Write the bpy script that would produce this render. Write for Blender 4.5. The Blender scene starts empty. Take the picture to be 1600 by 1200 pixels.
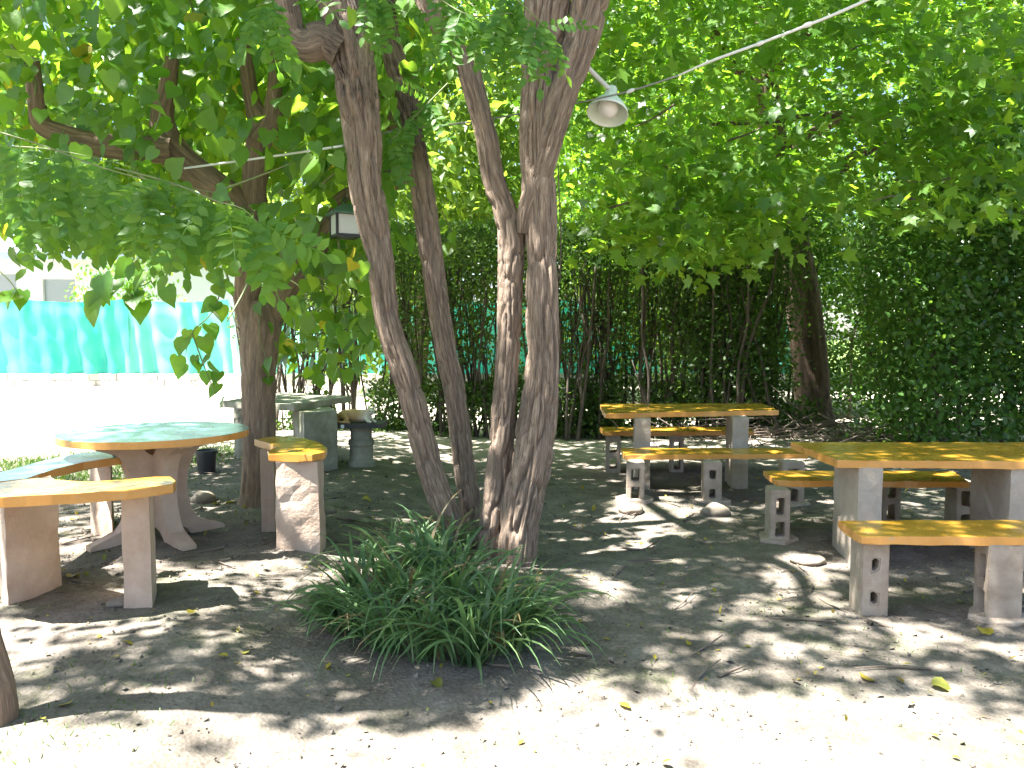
import bpy, bmesh, math, random
import numpy as np
from mathutils import Vector, Matrix
R = math.radians
rng = np.random.default_rng(7)
random.seed(7)
scene = bpy.context.scene
col = scene.collection

# ------------------------------------------------------------------ camera
F, CX, CY, HOR = 1202.0, 800.0, 600.0, 530.0      # focal length in photo pixels, centre, horizon row
H = 1.5
TH = math.atan((CY - HOR) / F)
cam = bpy.data.objects.new('camera', bpy.data.cameras.new('camera'))
col.objects.link(cam)
cam.location = (0, 0, H)
cam.rotation_euler = (math.pi / 2 - TH, 0, 0)
cam.data.sensor_width = 36
cam.data.lens = 36 * F / 1600
cam.data.clip_start = 0.05
cam.data.clip_end = 2000
scene.camera = cam
# ------------------------------------------------------------------ sky, sun, exposure
SUN = np.array([-0.40, -0.13, 0.90]); SUN /= np.linalg.norm(SUN)
world = bpy.data.worlds.new('World'); scene.world = world; world.use_nodes = True
wn = world.node_tree
bg = wn.nodes['Background']
sky = wn.nodes.new('ShaderNodeTexSky'); sky.sky_type = 'NISHITA'; sky.sun_disc = False
sky.sun_elevation = math.asin(SUN[2]); sky.sun_rotation = math.atan2(SUN[0], SUN[1])
sky.dust_density = 1.5
wn.links.new(sky.outputs[0], bg.inputs[0]); bg.inputs[1].default_value = 0.055
sun = bpy.data.objects.new('sun', bpy.data.lights.new('sun', 'SUN')); col.objects.link(sun)
sun.data.energy = 5.0; sun.data.angle = R(0.55); sun.data.color = (1, 0.97, 0.93)
sun.rotation_euler = Vector(SUN).to_track_quat('Z', 'Y').to_euler()
sun.location = (-8, -3, 20)
vs = scene.view_settings
vs.view_transform = 'Standard'; vs.look = 'None'; vs.gamma = 1; vs.use_curve_mapping = False
vs.exposure = 2.95
cy = scene.cycles
cy.max_bounces = 7; cy.diffuse_bounces = 4; cy.glossy_bounces = 3; cy.transmission_bounces = 5; cy.transparent_max_bounces = 8
cy.sample_clamp_indirect = 6

# ------------------------------------------------------------------ maths helpers
def sstep(a, b, x):
    t = np.clip((np.asarray(x, float) - a) / (b - a), 0, 1); return t * t * (3 - 2 * t)

class Lattice:
    """smooth value noise on a 2D lattice, periodic"""
    def __init__(s, seed, n=64):
        s.g = np.random.default_rng(seed).random((n, n)); s.n = n
    def __call__(s, x, y):
        x = np.asarray(x, float); y = np.asarray(y, float)
        xi = np.floor(x).astype(int); yi = np.floor(y).astype(int)
        fx = x - xi; fy = y - yi; fx = fx * fx * (3 - 2 * fx); fy = fy * fy * (3 - 2 * fy)
        n = s.n; g = s.g
        a = g[xi % n, yi % n]; b = g[(xi + 1) % n, yi % n]; c = g[xi % n, (yi + 1) % n]; d = g[(xi + 1) % n, (yi + 1) % n]
        return (a * (1 - fx) + b * fx) * (1 - fy) + (c * (1 - fx) + d * fx) * fy
LN = Lattice(3); LN2 = Lattice(11)
MOUNDS = []          # (x, y, radius x, radius y, height)
def gz(x, y):
    x = np.asarray(x, float); y = np.asarray(y, float)
    z = 0.12 * (1 - sstep(-1.7, -0.5, x))
    for (mx, my, rx, ry, h) in MOUNDS:
        z = z + h * np.exp(-(((x - mx) / rx) ** 2 + ((y - my) / ry) ** 2))
    z = z + 0.05 * (LN(x * 0.9 + 7, y * 0.9) - 0.5) + 0.02 * (LN2(x * 3, y * 3 + 5) - 0.5)
    return z
def ray(px, py):
    u = (px - CX) / F; v = (CY - py) / F
    return np.array([u, math.cos(TH) + v * math.sin(TH), -math.sin(TH) + v * math.cos(TH)])
def at(px, py, z):                       # point of a pixel on the level z
    d = ray(px, py); t = (z - H) / d[2]; return Vector((d[0] * t, d[1] * t, z))
def atY(px, py, Y):                      # point of a pixel at a distance
    d = ray(px, py); t = Y / d[1]; return Vector((d[0] * t, Y, H + d[2] * t))
def on_ground(px, py):
    z = 0.0
    for _ in range(12):
        p = at(px, py, z); z = float(gz(p.x, p.y))
    return Vector((p.x, p.y, z))

# ------------------------------------------------------------------ object helpers
def tag(o, label=None, cat=None, group=None, kind=None):
    if label: o['label'] = label
    if cat: o['category'] = cat
    if group: o['group'] = group
    if kind: o['kind'] = kind
    return o
def empty(name, loc, label, cat, group=None, rz=0):
    o = bpy.data.objects.new(name, None); col.objects.link(o)
    o.location = loc; o.rotation_euler = (0, 0, rz); o.empty_display_size = .1
    return tag(o, label, cat, group)
def link(name, me, mat=None, parent=None, world_coords=True):
    """mesh given in world coordinates, parented without moving it"""
    if mat is not None and not me.materials: me.materials.append(mat)
    o = bpy.data.objects.new(name, me); col.objects.link(o)
    if parent is not None:
        o.parent = parent
        if world_coords:
            b = Matrix.Translation(parent.location) @ parent.rotation_euler.to_matrix().to_4x4() if parent.parent is None else parent['_m'] if '_m' in parent else Matrix.Translation(parent.parent.location) @ parent.parent.rotation_euler.to_matrix().to_4x4()
            o.matrix_parent_inverse = b.inverted()
    return o
def np_mesh(name, V, faces_flat, counts, smooth=False, uv=None):
    me = bpy.data.meshes.new(name)
    V = np.asarray(V, np.float32); n = len(V)
    faces_flat = np.asarray(faces_flat, np.int32); counts = np.asarray(counts, np.int32)
    me.vertices.add(n); me.vertices.foreach_set('co', V.ravel())
    me.loops.add(len(faces_flat)); me.loops.foreach_set('vertex_index', faces_flat)
    me.polygons.add(len(counts))
    starts = np.concatenate([[0], np.cumsum(counts)[:-1]]).astype(np.int32)
    me.polygons.foreach_set('loop_start', starts)
    try: me.polygons.foreach_set('loop_total', counts)
    except Exception: pass
    me.polygons.foreach_set('use_smooth', np.full(len(counts), smooth, dtype=bool))
    if uv is not None:
        l = me.uv_layers.new(name='UVMap'); l.data.foreach_set('uv', np.asarray(uv, np.float32)[faces_flat].ravel())
    me.update(calc_edges=True)
    return me
def bm_mesh(name, bm, smooth=False):
    bmesh.ops.recalc_face_normals(bm, faces=bm.faces)
    me = bpy.data.meshes.new(name); bm.to_mesh(me); bm.free()
    if smooth:
        me.polygons.foreach_set('use_smooth', np.ones(len(me.polygons), bool))
    return me

# ------------------------------------------------------------------ materials
def newmat(name):
    m = bpy.data.materials.new(name); m.use_nodes = True
    nt = m.node_tree; b = nt.nodes['Principled BSDF']
    return m, nt, b
def N(nt, t, **kw):
    n = nt.nodes.new(t)
    for k, v in kw.items():
        if k in n.inputs.keys() if isinstance(k, str) else False: n.inputs[k].default_value = v
        else: setattr(n, k, v)
    return n
def ramp(nt, stops):
    r = nt.nodes.new('ShaderNodeValToRGB'); e = r.color_ramp.elements
    while len(e) < len(stops): e.new(0.5)
    for i, (p, c) in enumerate(stops): e[i].position = p; e[i].color = (*c, 1)
    return r
def noise(nt, vec, scale, detail=6, rough=.6):
    n = nt.nodes.new('ShaderNodeTexNoise'); n.inputs['Scale'].default_value = scale
    n.inputs['Detail'].default_value = detail; n.inputs['Roughness'].default_value = rough
    if vec is not None: nt.links.new(vec, n.inputs['Vector'])
    return n
def mixc(nt, fac, a, b, mode='MIX'):
    m = nt.nodes.new('ShaderNodeMix'); m.data_type = 'RGBA'; m.blend_type = mode
    for s, v in ((m.inputs[0], fac), (m.inputs[6], a), (m.inputs[7], b)):
        if hasattr(v, 'links'): nt.links.new(v, s)
        else: s.default_value = v if not isinstance(v, tuple) else (*v, 1)
    return m.outputs[2]
def bump(nt, b, h, strength, dist):
    n = nt.nodes.new('ShaderNodeBump'); n.inputs['Strength'].default_value = strength; n.inputs['Distance'].default_value = dist
    nt.links.new(h, n.inputs['Height']); nt.links.new(n.outputs[0], b.inputs['Normal'])
def pos(nt):
    return nt.nodes.new('ShaderNodeNewGeometry').outputs['Position']
def simple(name, c, rough=.7, c2=None, scale=8, bs=.3, bd=.01, metal=0, spec=.5):
    m, nt, b = newmat(name)
    tc = nt.nodes.new('ShaderNodeTexCoord').outputs['Object']
    n = noise(nt, tc, scale)
    if c2 is not None:
        r = ramp(nt, [(.32, c), (.68, c2)]); nt.links.new(n.outputs[0], r.inputs[0]); nt.links.new(r.outputs[0], b.inputs['Base Color'])
    else: b.inputs['Base Color'].default_value = (*c, 1)
    b.inputs['Roughness'].default_value = rough; b.inputs['Metallic'].default_value = metal
    b.inputs['Specular IOR Level'].default_value = spec
    if bs:
        n2 = noise(nt, tc, scale * 9); bump(nt, b, n2.outputs[0], bs, bd)
    return m

def leafmat(name, cols, trans, rough=.38, tfac=.45, yellow=0.0, spec=.5, ycol=((.30, .27, .02), (.55, .5, .03))):
    """diffuse + translucent leaf with per-leaf colour"""
    m, nt, b = newmat(name)
    g = nt.nodes.new('ShaderNodeNewGeometry'); oi = nt.nodes.new('ShaderNodeObjectInfo')
    ad = N(nt, 'ShaderNodeMath', operation='ADD'); nt.links.new(g.outputs['Random Per Island'], ad.inputs[0]); nt.links.new(oi.outputs['Random'], ad.inputs[1])
    fr = N(nt, 'ShaderNodeMath', operation='FRACT'); nt.links.new(ad.outputs[0], fr.inputs[0])
    stops = [(i / (len(cols) - 1) * (1 - yellow), c) for i, c in enumerate(cols)]
    tstops = [(i / (len(trans) - 1) * (1 - yellow), c) for i, c in enumerate(trans)]
    if yellow:
        stops.append((1 - yellow + .004, ycol[0])); tstops.append((1 - yellow + .004, ycol[1]))
    rc = ramp(nt, stops); rt = ramp(nt, tstops)
    nt.links.new(fr.outputs[0], rc.inputs[0]); nt.links.new(fr.outputs[0], rt.inputs[0])
    nv = noise(nt, g.outputs['Position'], 38, 4, .6); rv = ramp(nt, [(.3, (.72, .74, .7)), (.7, (1.2, 1.16, 1.15))]); nt.links.new(nv.outputs[0], rv.inputs[0])
    nt.links.new(mixc(nt, 1.0, rc.outputs[0], rv.outputs[0], 'MULTIPLY'), b.inputs['Base Color'])
    bump(nt, b, nv.outputs[0], .5, .006)
    b.inputs['Roughness'].default_value = rough; b.inputs['Specular IOR Level'].default_value = spec
    t = nt.nodes.new('ShaderNodeBsdfTranslucent'); nt.links.new(rt.outputs[0], t.inputs[0])
    mx = nt.nodes.new('ShaderNodeMixShader'); mx.inputs[0].default_value = tfac
    nt.links.new(b.outputs[0], mx.inputs[1]); nt.links.new(t.outputs[0], mx.inputs[2])
    nt.links.new(mx.outputs[0], nt.nodes['Material Output'].inputs[0])
    return m
M = {}
M['mulberry'] = leafmat('mulberry_leaf', [(.06, .155, .025), (.08, .185, .03), (.105, .21, .035)], [(.24, .48, .03), (.32, .56, .035), (.44, .64, .04)], yellow=.02, tfac=.52, rough=.33)
M['locust'] = leafmat('locust_leaf', [(.06, .16, .03), (.08, .185, .03), (.10, .21, .035)], [(.18, .42, .04), (.24, .48, .04), (.34, .56, .05)], spec=.3, rough=.45, tfac=.5)
M['maple'] = leafmat('maple_leaf', [(.055, .135, .022), (.075, .165, .025), (.10, .195, .03)], [(.22, .46, .025), (.30, .55, .03), (.42, .63, .035)], tfac=.52)
M['shrub'] = leafmat('shrub_leaf', [(.045, .11, .026), (.06, .14, .032), (.08, .155, .036)], [(.13, .3, .035), (.18, .36, .035), (.26, .42, .045)], rough=.28)
M['hedge'] = leafmat('hedge_leaf', [(.035, .08, .02), (.05, .10, .022), (.07, .12, .03)], [(.10, .22, .02), (.14, .28, .03), (.2, .32, .04)], rough=.42)
M['far'] = leafmat('far_leaf', [(.06, .12, .02), (.085, .15, .025), (.11, .17, .03)], [(.24, .42, .03), (.32, .5, .04), (.40, .54, .05)], tfac=.5, rough=.5)
M['blade'] = leafmat('blade_leaf', [(.065, .135, .06), (.09, .165, .07), (.12, .195, .08)], [(.16, .3, .1), (.2, .36, .1), (.25, .4, .1)], tfac=.3, rough=.36, yellow=.05, ycol=((.24, .18, .09), (.25, .19, .1)))
M['grass'] = leafmat('grass_leaf', [(.06, .12, .02), (.09, .15, .03)], [(.16, .28, .03), (.2, .34, .04)], tfac=.3)
M['litter'] = leafmat('litter_leaf', [(.10, .13, .025), (.30, .24, .03), (.36, .29, .03), (.20, .12, .05)], [(.2, .26, .03), (.5, .4, .03), (.5, .4, .04), (.2, .12, .05)], tfac=.25, rough=.5)

def barkmat(name, c1, c2, c3, su=9, sv=1.6, bd=.012, char=False):
    m, nt, b = newmat(name)
    uv = nt.nodes.new('ShaderNodeUVMap').outputs[0]
    mp = N(nt, 'ShaderNodeMapping'); mp.inputs['Scale'].default_value = (su, sv, 1); nt.links.new(uv, mp.inputs[0])
    n1 = noise(nt, mp.outputs[0], 4, 9, .68); n2 = noise(nt, mp.outputs[0], .9, 4, .5)
    n3 = noise(nt, uv, 60, 5, .7)
    r = ramp(nt, [(.30, c1), (.5, c2), (.70, c3)]); nt.links.new(n1.outputs[0], r.inputs[0])
    r2 = ramp(nt, [(.32, (.6, .6, .6)), (.68, (1.25, 1.2, 1.12))]); nt.links.new(n2.outputs[0], r2.inputs[0])
    c = mixc(nt, 1.0, r.outputs[0], r2.outputs[0], 'MULTIPLY')
    if char:
        a = N(nt, 'ShaderNodeAttribute', attribute_name='char')
        ad = N(nt, 'ShaderNodeMath', operation='ADD'); nt.links.new(a.outputs['Fac'], ad.inputs[0]); nt.links.new(n1.outputs[0], ad.inputs[1])
        rr = ramp(nt, [(.86, (0, 0, 0)), (1.0, (1, 1, 1))]); nt.links.new(ad.outputs[0], rr.inputs[0])
        c = mixc(nt, rr.outputs[0], c, (.014, .013, .013))
    nt.links.new(c, b.inputs['Base Color']); b.inputs['Roughness'].default_value = .85; b.inputs['Specular IOR Level'].default_value = .25
    w = N(nt, 'ShaderNodeMath', operation='MULTIPLY_ADD'); nt.links.new(n3.outputs[0], w.inputs[0]); w.inputs[1].default_value = .35; nt.links.new(n1.outputs[0], w.inputs[2])
    bump(nt, b, w.outputs[0], .9, bd)
    return m
M['bark'] = barkmat('locust_bark', (.14, .10, .074), (.34, .26, .20), (.55, .455, .37), su=14, sv=2.4, bd=.035, char=True)
M['bark_mul'] = barkmat('mulberry_bark', (.15, .105, .075), (.25, .18, .13), (.36, .27, .20), su=10, sv=2.2)
M['bark_dark'] = barkmat('dark_bark', (.07, .048, .04), (.12, .085, .068), (.18, .135, .11), su=12, sv=2.2)
M['twig'] = simple('twig_wood', (.10, .075, .055), .85, (.18, .14, .11), 10, .3)
M['stem'] = simple('stem_wood', (.055, .042, .032), .85, (.11, .085, .065), 6, .3)
M['greentwig'] = simple('green_twig', (.12, .16, .05), .6, (.18, .2, .07), 10, 0)

def concrete(name, c1, c2, c3, scale=5, stain=None):
    m, nt, b = newmat(name)
    p = pos(nt)
    n1 = noise(nt, p, scale, 8, .65); n2 = noise(nt, p, scale * 14, 5, .6); n3 = noise(nt, p, scale * .45, 4, .6)
    r = ramp(nt, [(.3, c1), (.5, c2), (.7, c3)]); nt.links.new(n1.outputs[0], r.inputs[0])
    c = r.outputs[0]
    if stain:
        rs = ramp(nt, [(.52, (0, 0, 0)), (.68, (1, 1, 1))]); nt.links.new(n3.outputs[0], rs.inputs[0])
        c = mixc(nt, rs.outputs[0], c, stain)
    v = nt.nodes.new('ShaderNodeTexVoronoi'); v.inputs['Scale'].default_value = scale * 26; nt.links.new(p, v.inputs['Vector'])
    rv = ramp(nt, [(.0, (.55, .55, .55)), (.16, (1, 1, 1))]); nt.links.new(v.outputs['Distance'], rv.inputs[0])
    c = mixc(nt, .5, c, rv.outputs[0], 'MULTIPLY')
    nt.links.new(c, b.inputs['Base Color']); b.inputs['Roughness'].default_value = .88; b.inputs['Specular IOR Level'].default_value = .25
    ad = N(nt, 'ShaderNodeMath', operation='ADD'); nt.links.new(n2.outputs[0], ad.inputs[0]); nt.links.new(n1.outputs[0], ad.inputs[1])
    bump(nt, b, ad.outputs[0], .55, .008)
    return m
M['pink'] = concrete('pinkish_concrete', (.38, .275, .195), (.47, .355, .27), (.55, .435, .345), 4, (.41, .335, .26))
M['beige'] = concrete('beige_concrete', (.33, .27, .21), (.39, .33, .265), (.45, .39, .325), 4)
M['block'] = concrete('block_concrete', (.26, .205, .155), (.34, .28, .22), (.42, .355, .29), 9)
M['grey'] = concrete('grey_concrete', (.20, .19, .145), (.29, .275, .22), (.38, .365, .31), 4, (.17, .17, .10))
M['walls'] = concrete('wall_block', (.30, .28, .26), (.40, .38, .35), (.5, .47, .44), 3)
M['stone'] = concrete('field_stone', (.17, .14, .105), (.24, .20, .155), (.32, .275, .22), 7)

def paint(name, c1, c2, worn, coat):
    m, nt, b = newmat(name)
    p = pos(nt)
    n1 = noise(nt, p, 3.2, 7, .6); n2 = noise(nt, p, 26, 6, .7); n3 = noise(nt, p, 90, 4, .6)
    r = ramp(nt, [(.35, c1), (.65, c2)]); nt.links.new(n1.outputs[0], r.inputs[0])
    rw = ramp(nt, [(.62, (0, 0, 0)), (.67, (1, 1, 1))]); nt.links.new(n2.outputs[0], rw.inputs[0])
    c = mixc(nt, rw.outputs[0], r.outputs[0], worn)
    nt.links.new(c, b.inputs['Base Color'])
    rr = ramp(nt, [(.3, (.16, .16, .16)), (.7, (.38, .38, .38))]); nt.links.new(n1.outputs[0], rr.inputs[0]); nt.links.new(rr.outputs[0], b.inputs['Roughness'])
    ad = N(nt, 'ShaderNodeMath', operation='MULTIPLY_ADD'); nt.links.new(n3.outputs[0], ad.inputs[0]); ad.inputs[1].default_value = .3; nt.links.new(n2.outputs[0], ad.inputs[2])
    bump(nt, b, ad.outputs[0], .12, .002)
    b.inputs['Coat Weight'].default_value = coat; b.inputs['Coat Roughness'].default_value = .1
    return m
M['yellow'] = paint('ochre_paint', (.46, .24, .022), (.55, .30, .04), (.36, .27, .16), .15)
M['orange'] = paint('orange_paint', (.52, .235, .045), (.60, .30, .08), (.45, .33, .2), 0)

M['teal_reflection'] = paint('turquoise_reflection_worn_paint', (.08, .25, .23), (.14, .33, .29), (.42, .26, .05), .3)  # turquoise partly imitates a reflection in the base colour; ochre shows where worn
def ground_mat():
    m, nt, b = newmat('dry_soil')
    p = pos(nt)
    big = noise(nt, p, .55, 5, .55); mid = noise(nt, p, 4, 8, .65); fine = noise(nt, p, 45, 8, .7)
    r = ramp(nt, [(.3, (.112, .096, .080)), (.5, (.162, .142, .120)), (.72, (.24, .214, .184))]); nt.links.new(mid.outputs[0], r.inputs[0])
    rf = ramp(nt, [(.3, (.62, .62, .6)), (.6, (1.1, 1.08, 1.05))]); nt.links.new(fine.outputs[0], rf.inputs[0])
    c = mixc(nt, 1.0, r.outputs[0], rf.outputs[0], 'MULTIPLY')
    # thin moss and trodden grass in patches
    mossn = noise(nt, p, 1.7, 9, .72)
    rm = ramp(nt, [(.52, (0, 0, 0)), (.66, (.75, .75, .75))]); nt.links.new(mossn.outputs[0], rm.inputs[0])
    c = mixc(nt, rm.outputs[0], c, (.085, .092, .05))
    # pale dry yard further back on the left
    sx = N(nt, 'ShaderNodeSeparateXYZ'); nt.links.new(p, sx.inputs[0])
    ny = N(nt, 'ShaderNodeMath', operation='MULTIPLY_ADD'); nt.links.new(big.outputs[0], ny.inputs[0]); ny.inputs[1].default_value = 2.0; nt.links.new(sx.outputs[1], ny.inputs[2])
    mr = N(nt, 'ShaderNodeMapRange'); mr.inputs[1].default_value = 9.5; mr.inputs[2].default_value = 12.5; nt.links.new(ny.outputs[0], mr.inputs[0])
    pale = ramp(nt, [(.35, (.40, .35, .28)), (.7, (.52, .47, .39))]); nt.links.new(mid.outputs[0], pale.inputs[0])
    c = mixc(nt, mr.outputs[0], c, pale.outputs[0])
    mr2 = N(nt, 'ShaderNodeMapRange'); mr2.inputs[1].default_value = 26; mr2.inputs[2].default_value = 30; nt.links.new(sx.outputs[1], mr2.inputs[0])
    c = mixc(nt, mr2.outputs[0], c, (.12, .17, .05))
    nt.links.new(c, b.inputs['Base Color']); b.inputs['Roughness'].default_value = .95; b.inputs['Specular IOR Level'].default_value = .15
    v = nt.nodes.new('ShaderNodeTexVoronoi'); v.inputs['Scale'].default_value = 55; nt.links.new(p, v.inputs['Vector'])
    ad = N(nt, 'ShaderNodeMath', operation='ADD'); nt.links.new(fine.outputs[0], ad.inputs[0]); nt.links.new(v.outputs['Distance'], ad.inputs[1])
    ad2 = N(nt, 'ShaderNodeMath', operation='ADD'); nt.links.new(ad.outputs[0], ad2.inputs[0]); nt.links.new(mid.outputs[0], ad2.inputs[1])
    bump(nt, b, ad2.outputs[0], .55, .012)
    return m
M['ground'] = ground_mat()

# ------------------------------------------------------------------ generic builders
def extrude_poly(name, pts, z0, z1, bev=.006, jit=.0025, cuts=True, seed=0):
    """flat slab: polygon pts (x, y) from z0 to z1 with softened, slightly uneven edges"""
    bm = bmesh.new()
    # subdivide long edges
    P = []
    n = len(pts)
    for i in range(n):
        a = np.array(pts[i][:2], float); b = np.array(pts[(i + 1) % n][:2], float)
        k = max(1, int(np.linalg.norm(b - a) / .09)) if cuts else 1
        for j in range(k): P.append(a + (b - a) * j / k)
    rs = np.random.default_rng(seed)
    P = np.array(P); P = P + rs.normal(0, jit, P.shape)
    lo = [bm.verts.new((p[0], p[1], z0 + rs.normal(0, jit * .6))) for p in P]
    hi = [bm.verts.new((p[0], p[1], z1 + rs.normal(0, jit * .3))) for p in P]
    f1 = bm.faces.new(hi); f0 = bm.faces.new(lo[::-1])
    m = len(P)
    for i in range(m): bm.faces.new((lo[i], lo[(i + 1) % m], hi[(i + 1) % m], hi[i]))
    if bev:
        ed = [e for e in bm.edges if (e in f1.edges[:] or e in f0.edges[:])]
        bmesh.ops.bevel(bm, geom=ed, offset=bev, segments=2, affect='EDGES', profile=.6)
    bmesh.ops.triangulate(bm, faces=[f for f in bm.faces if len(f.verts) > 4])
    return bm_mesh(name, bm)
def rough_box(name, corners, z0, z1, amp=.006, seed=0, taper=0.0, res=.05):
    """upright concrete slab on a quadrilateral footprint, with worn uneven faces"""
    c = np.array([[p[0], p[1]] for p in corners], float)
    def lerp(u, v): return (c[0] * (1 - u) * (1 - v) + c[1] * u * (1 - v) + c[2] * u * v + c[3] * (1 - u) * v)
    ctr = c.mean(0)
    lu = np.linalg.norm(c[1] - c[0]); lv = np.linalg.norm(c[3] - c[0])
    nu = max(2, int(lu / res)); nv = max(2, int(lv / res)); nz = max(3, int((z1 - z0) / res))
    bm = bmesh.new(); cache = {}
    L = Lattice(100 + seed)
    def vert(i, j, k):
        key = (i, j, k)
        if key not in cache:
            p = lerp(i / nu, j / nv); z = z0 + (z1 - z0) * k / nz
            t = 1 + taper * (.5 - k / nz)
            edge = (i in (0, nu)) + (j in (0, nv)) + (k in (0, nz))
            d = p - ctr
            out = d / (np.linalg.norm(d) + 1e-6)
            w = (L(p[0] * 9 + z * 7, p[1] * 9 - z * 11) - .5) * 2 * amp + (L(p[0] * 31 + z * 29, p[1] * 33 - z * 23) - .5) * amp
            if edge >= 2: w -= amp * (.5 + .9 * L(z * 21 + i * 3, j * 5.3 + z * 9))
            q = ctr + d * t + out * w
            cache[key] = bm.verts.new((q[0], q[1], z))
        return cache[key]
    for i in range(nu):
        for k in range(nz):
            bm.faces.new((vert(i, 0, k), vert(i + 1, 0, k), vert(i + 1, 0, k + 1), vert(i, 0, k + 1)))
            bm.faces.new((vert(i, nv, k), vert(i, nv, k + 1), vert(i + 1, nv, k + 1), vert(i + 1, nv, k)))
    for j in range(nv):
        for k in range(nz):
            bm.faces.new((vert(0, j, k), vert(0, j, k + 1), vert(0, j + 1, k + 1), vert(0, j + 1, k)))
            bm.faces.new((vert(nu, j, k), vert(nu, j + 1, k), vert(nu, j + 1, k + 1), vert(nu, j, k + 1)))
    for i in range(nu):
        for j in range(nv):
            bm.faces.new((vert(i, j, nz), vert(i + 1, j, nz), vert(i + 1, j + 1, nz), vert(i, j + 1, nz)))
    return bm_mesh(name, bm)
def tube_data(path, radii, nring=24, step=.05, ridge=0.0, seed=0, freq=9, cap=True, lump=0.0, close_end=True):
    """tapered tube along a smooth path; ridge = depth of bark furrows as share of the radius"""
    P = np.array([list(p) for p in path], float); Rr = np.array(radii, float)
    seg = np.linalg.norm(np.diff(P, axis=0), axis=1); t = np.concatenate([[0], np.cumsum(seg)])
    n = max(len(P), int(t[-1] / step) + 2)
    tt = np.linspace(0, t[-1], n)
    # Catmull-Rom style through cubic hermite
    def herm(y):
        m = np.gradient(y, t, axis=0)
        i = np.clip(np.searchsorted(t, tt, 'right') - 1, 0, len(t) - 2)
        h = (t[i + 1] - t[i]); s = ((tt - t[i]) / h)
        if y.ndim > 1: s = s[:, None]; h = h[:, None]
        return (2*s**3-3*s**2+1)*y[i] + (s**3-2*s**2+s)*h*m[i] + (-2*s**3+3*s**2)*y[i+1] + (s**3-s**2)*h*m[i+1]
    C = herm(P); rad = np.maximum(herm(Rr), .0015)
    T = np.gradient(C, axis=0); T /= np.linalg.norm(T, axis=1)[:, None]
    ref = np.array([0.13, 1.0, 0.07]) if abs(T[0, 1]) < .8 else np.array([1.0, .1, 0])
    A = np.cross(T, ref); A /= np.linalg.norm(A, axis=1)[:, None]; B = np.cross(T, A)
    th = np.linspace(0, 2 * np.pi, nring, endpoint=False)
    rr = np.repeat(rad[:, None], nring, 1)
    if ridge:
        L = Lattice(seed + 50); L2 = Lattice(seed + 51)
        f = freq
        a = th / (2 * np.pi) * f; s = tt[:, None] / max(rad.mean(), .02) * .42
        wob = .4 * (L2(s * .8 + 0 * a[None], a[None] * .35 + 0 * s) - .5)
        # periodic in angle: lattice has 64 columns, blend the seam
        def per(LL, aa, ss, ff):
            w = (np.linspace(0, 1, nring, endpoint=False))[None] ** 3
            return LL(aa, ss) * (1 - w) + LL(aa - ff, ss) * w
        n1 = per(L, a[None] + wob, s + 0 * a[None], f); n2 = per(L2, 2.3 * a[None] + wob * 2, 2.2 * s + 0 * a[None], 2.3 * f)
        rid = 1 - np.abs(2 * n1 - 1); rid2 = 1 - np.abs(2 * n2 - 1)
        rr = rr * (1 - ridge * rid ** 5 - .4 * ridge * rid2 ** 4 + .2 * ridge)
    if lump:
        L3 = Lattice(seed + 52)
        w = (np.linspace(0, 1, nring, endpoint=False))[None] ** 2
        a3 = th / (2 * np.pi) * 3; s3 = tt[:, None] * 2.2
        rr = rr * (1 + lump * ((L3(a3[None], s3 + 0 * a3[None]) * (1 - w) + L3(a3[None] - 3, s3 + 0 * a3[None]) * w) - .5) * 2)
    V = C[:, None, :] + rr[..., None] * (np.cos(th)[None, :, None] * A[:, None, :] + np.sin(th)[None, :, None] * B[:, None, :])
    V = V.reshape(-1, 3)
    uv = np.stack([np.repeat((np.abs(np.linspace(-1, 1, nring)))[None], n, 0), np.repeat(tt[:, None], nring, 1)], -1).reshape(-1, 2)
    i = np.arange(n - 1)[:, None]; j = np.arange(nring)[None]
    a = i * nring + j; b = i * nring + (j + 1) % nring
    q = np.stack([a, b, b + nring, a + nring], -1).reshape(-1, 4)
    flat = q.ravel(); counts = np.full(len(q), 4)
    if close_end:
        e = (n - 1) * nring + np.arange(nring); flat = np.concatenate([flat, e]); counts = np.append(counts, nring)
    return V, flat, counts, uv
def join_data(parts):
    Vs, fs, cs, us, off = [], [], [], [], 0
    for V, f, c, u in parts:
        Vs.append(V); fs.append(f + off); cs.append(c); us.append(u); off += len(V)
    return np.concatenate(Vs), np.concatenate(fs), np.concatenate(cs), np.concatenate(us)
def tube(name, path, radii, mat, parent=None, char=None, **kw):
    V, f, c, u = tube_data(path, radii, **kw)
    me = np_mesh(name, V, f, c, True, u)
    if char is not None:
        a = me.attributes.new('char', 'FLOAT', 'POINT'); a.data.foreach_set('value', char(V).astype(np.float32))
    return link(name, me, mat, parent)

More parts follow.
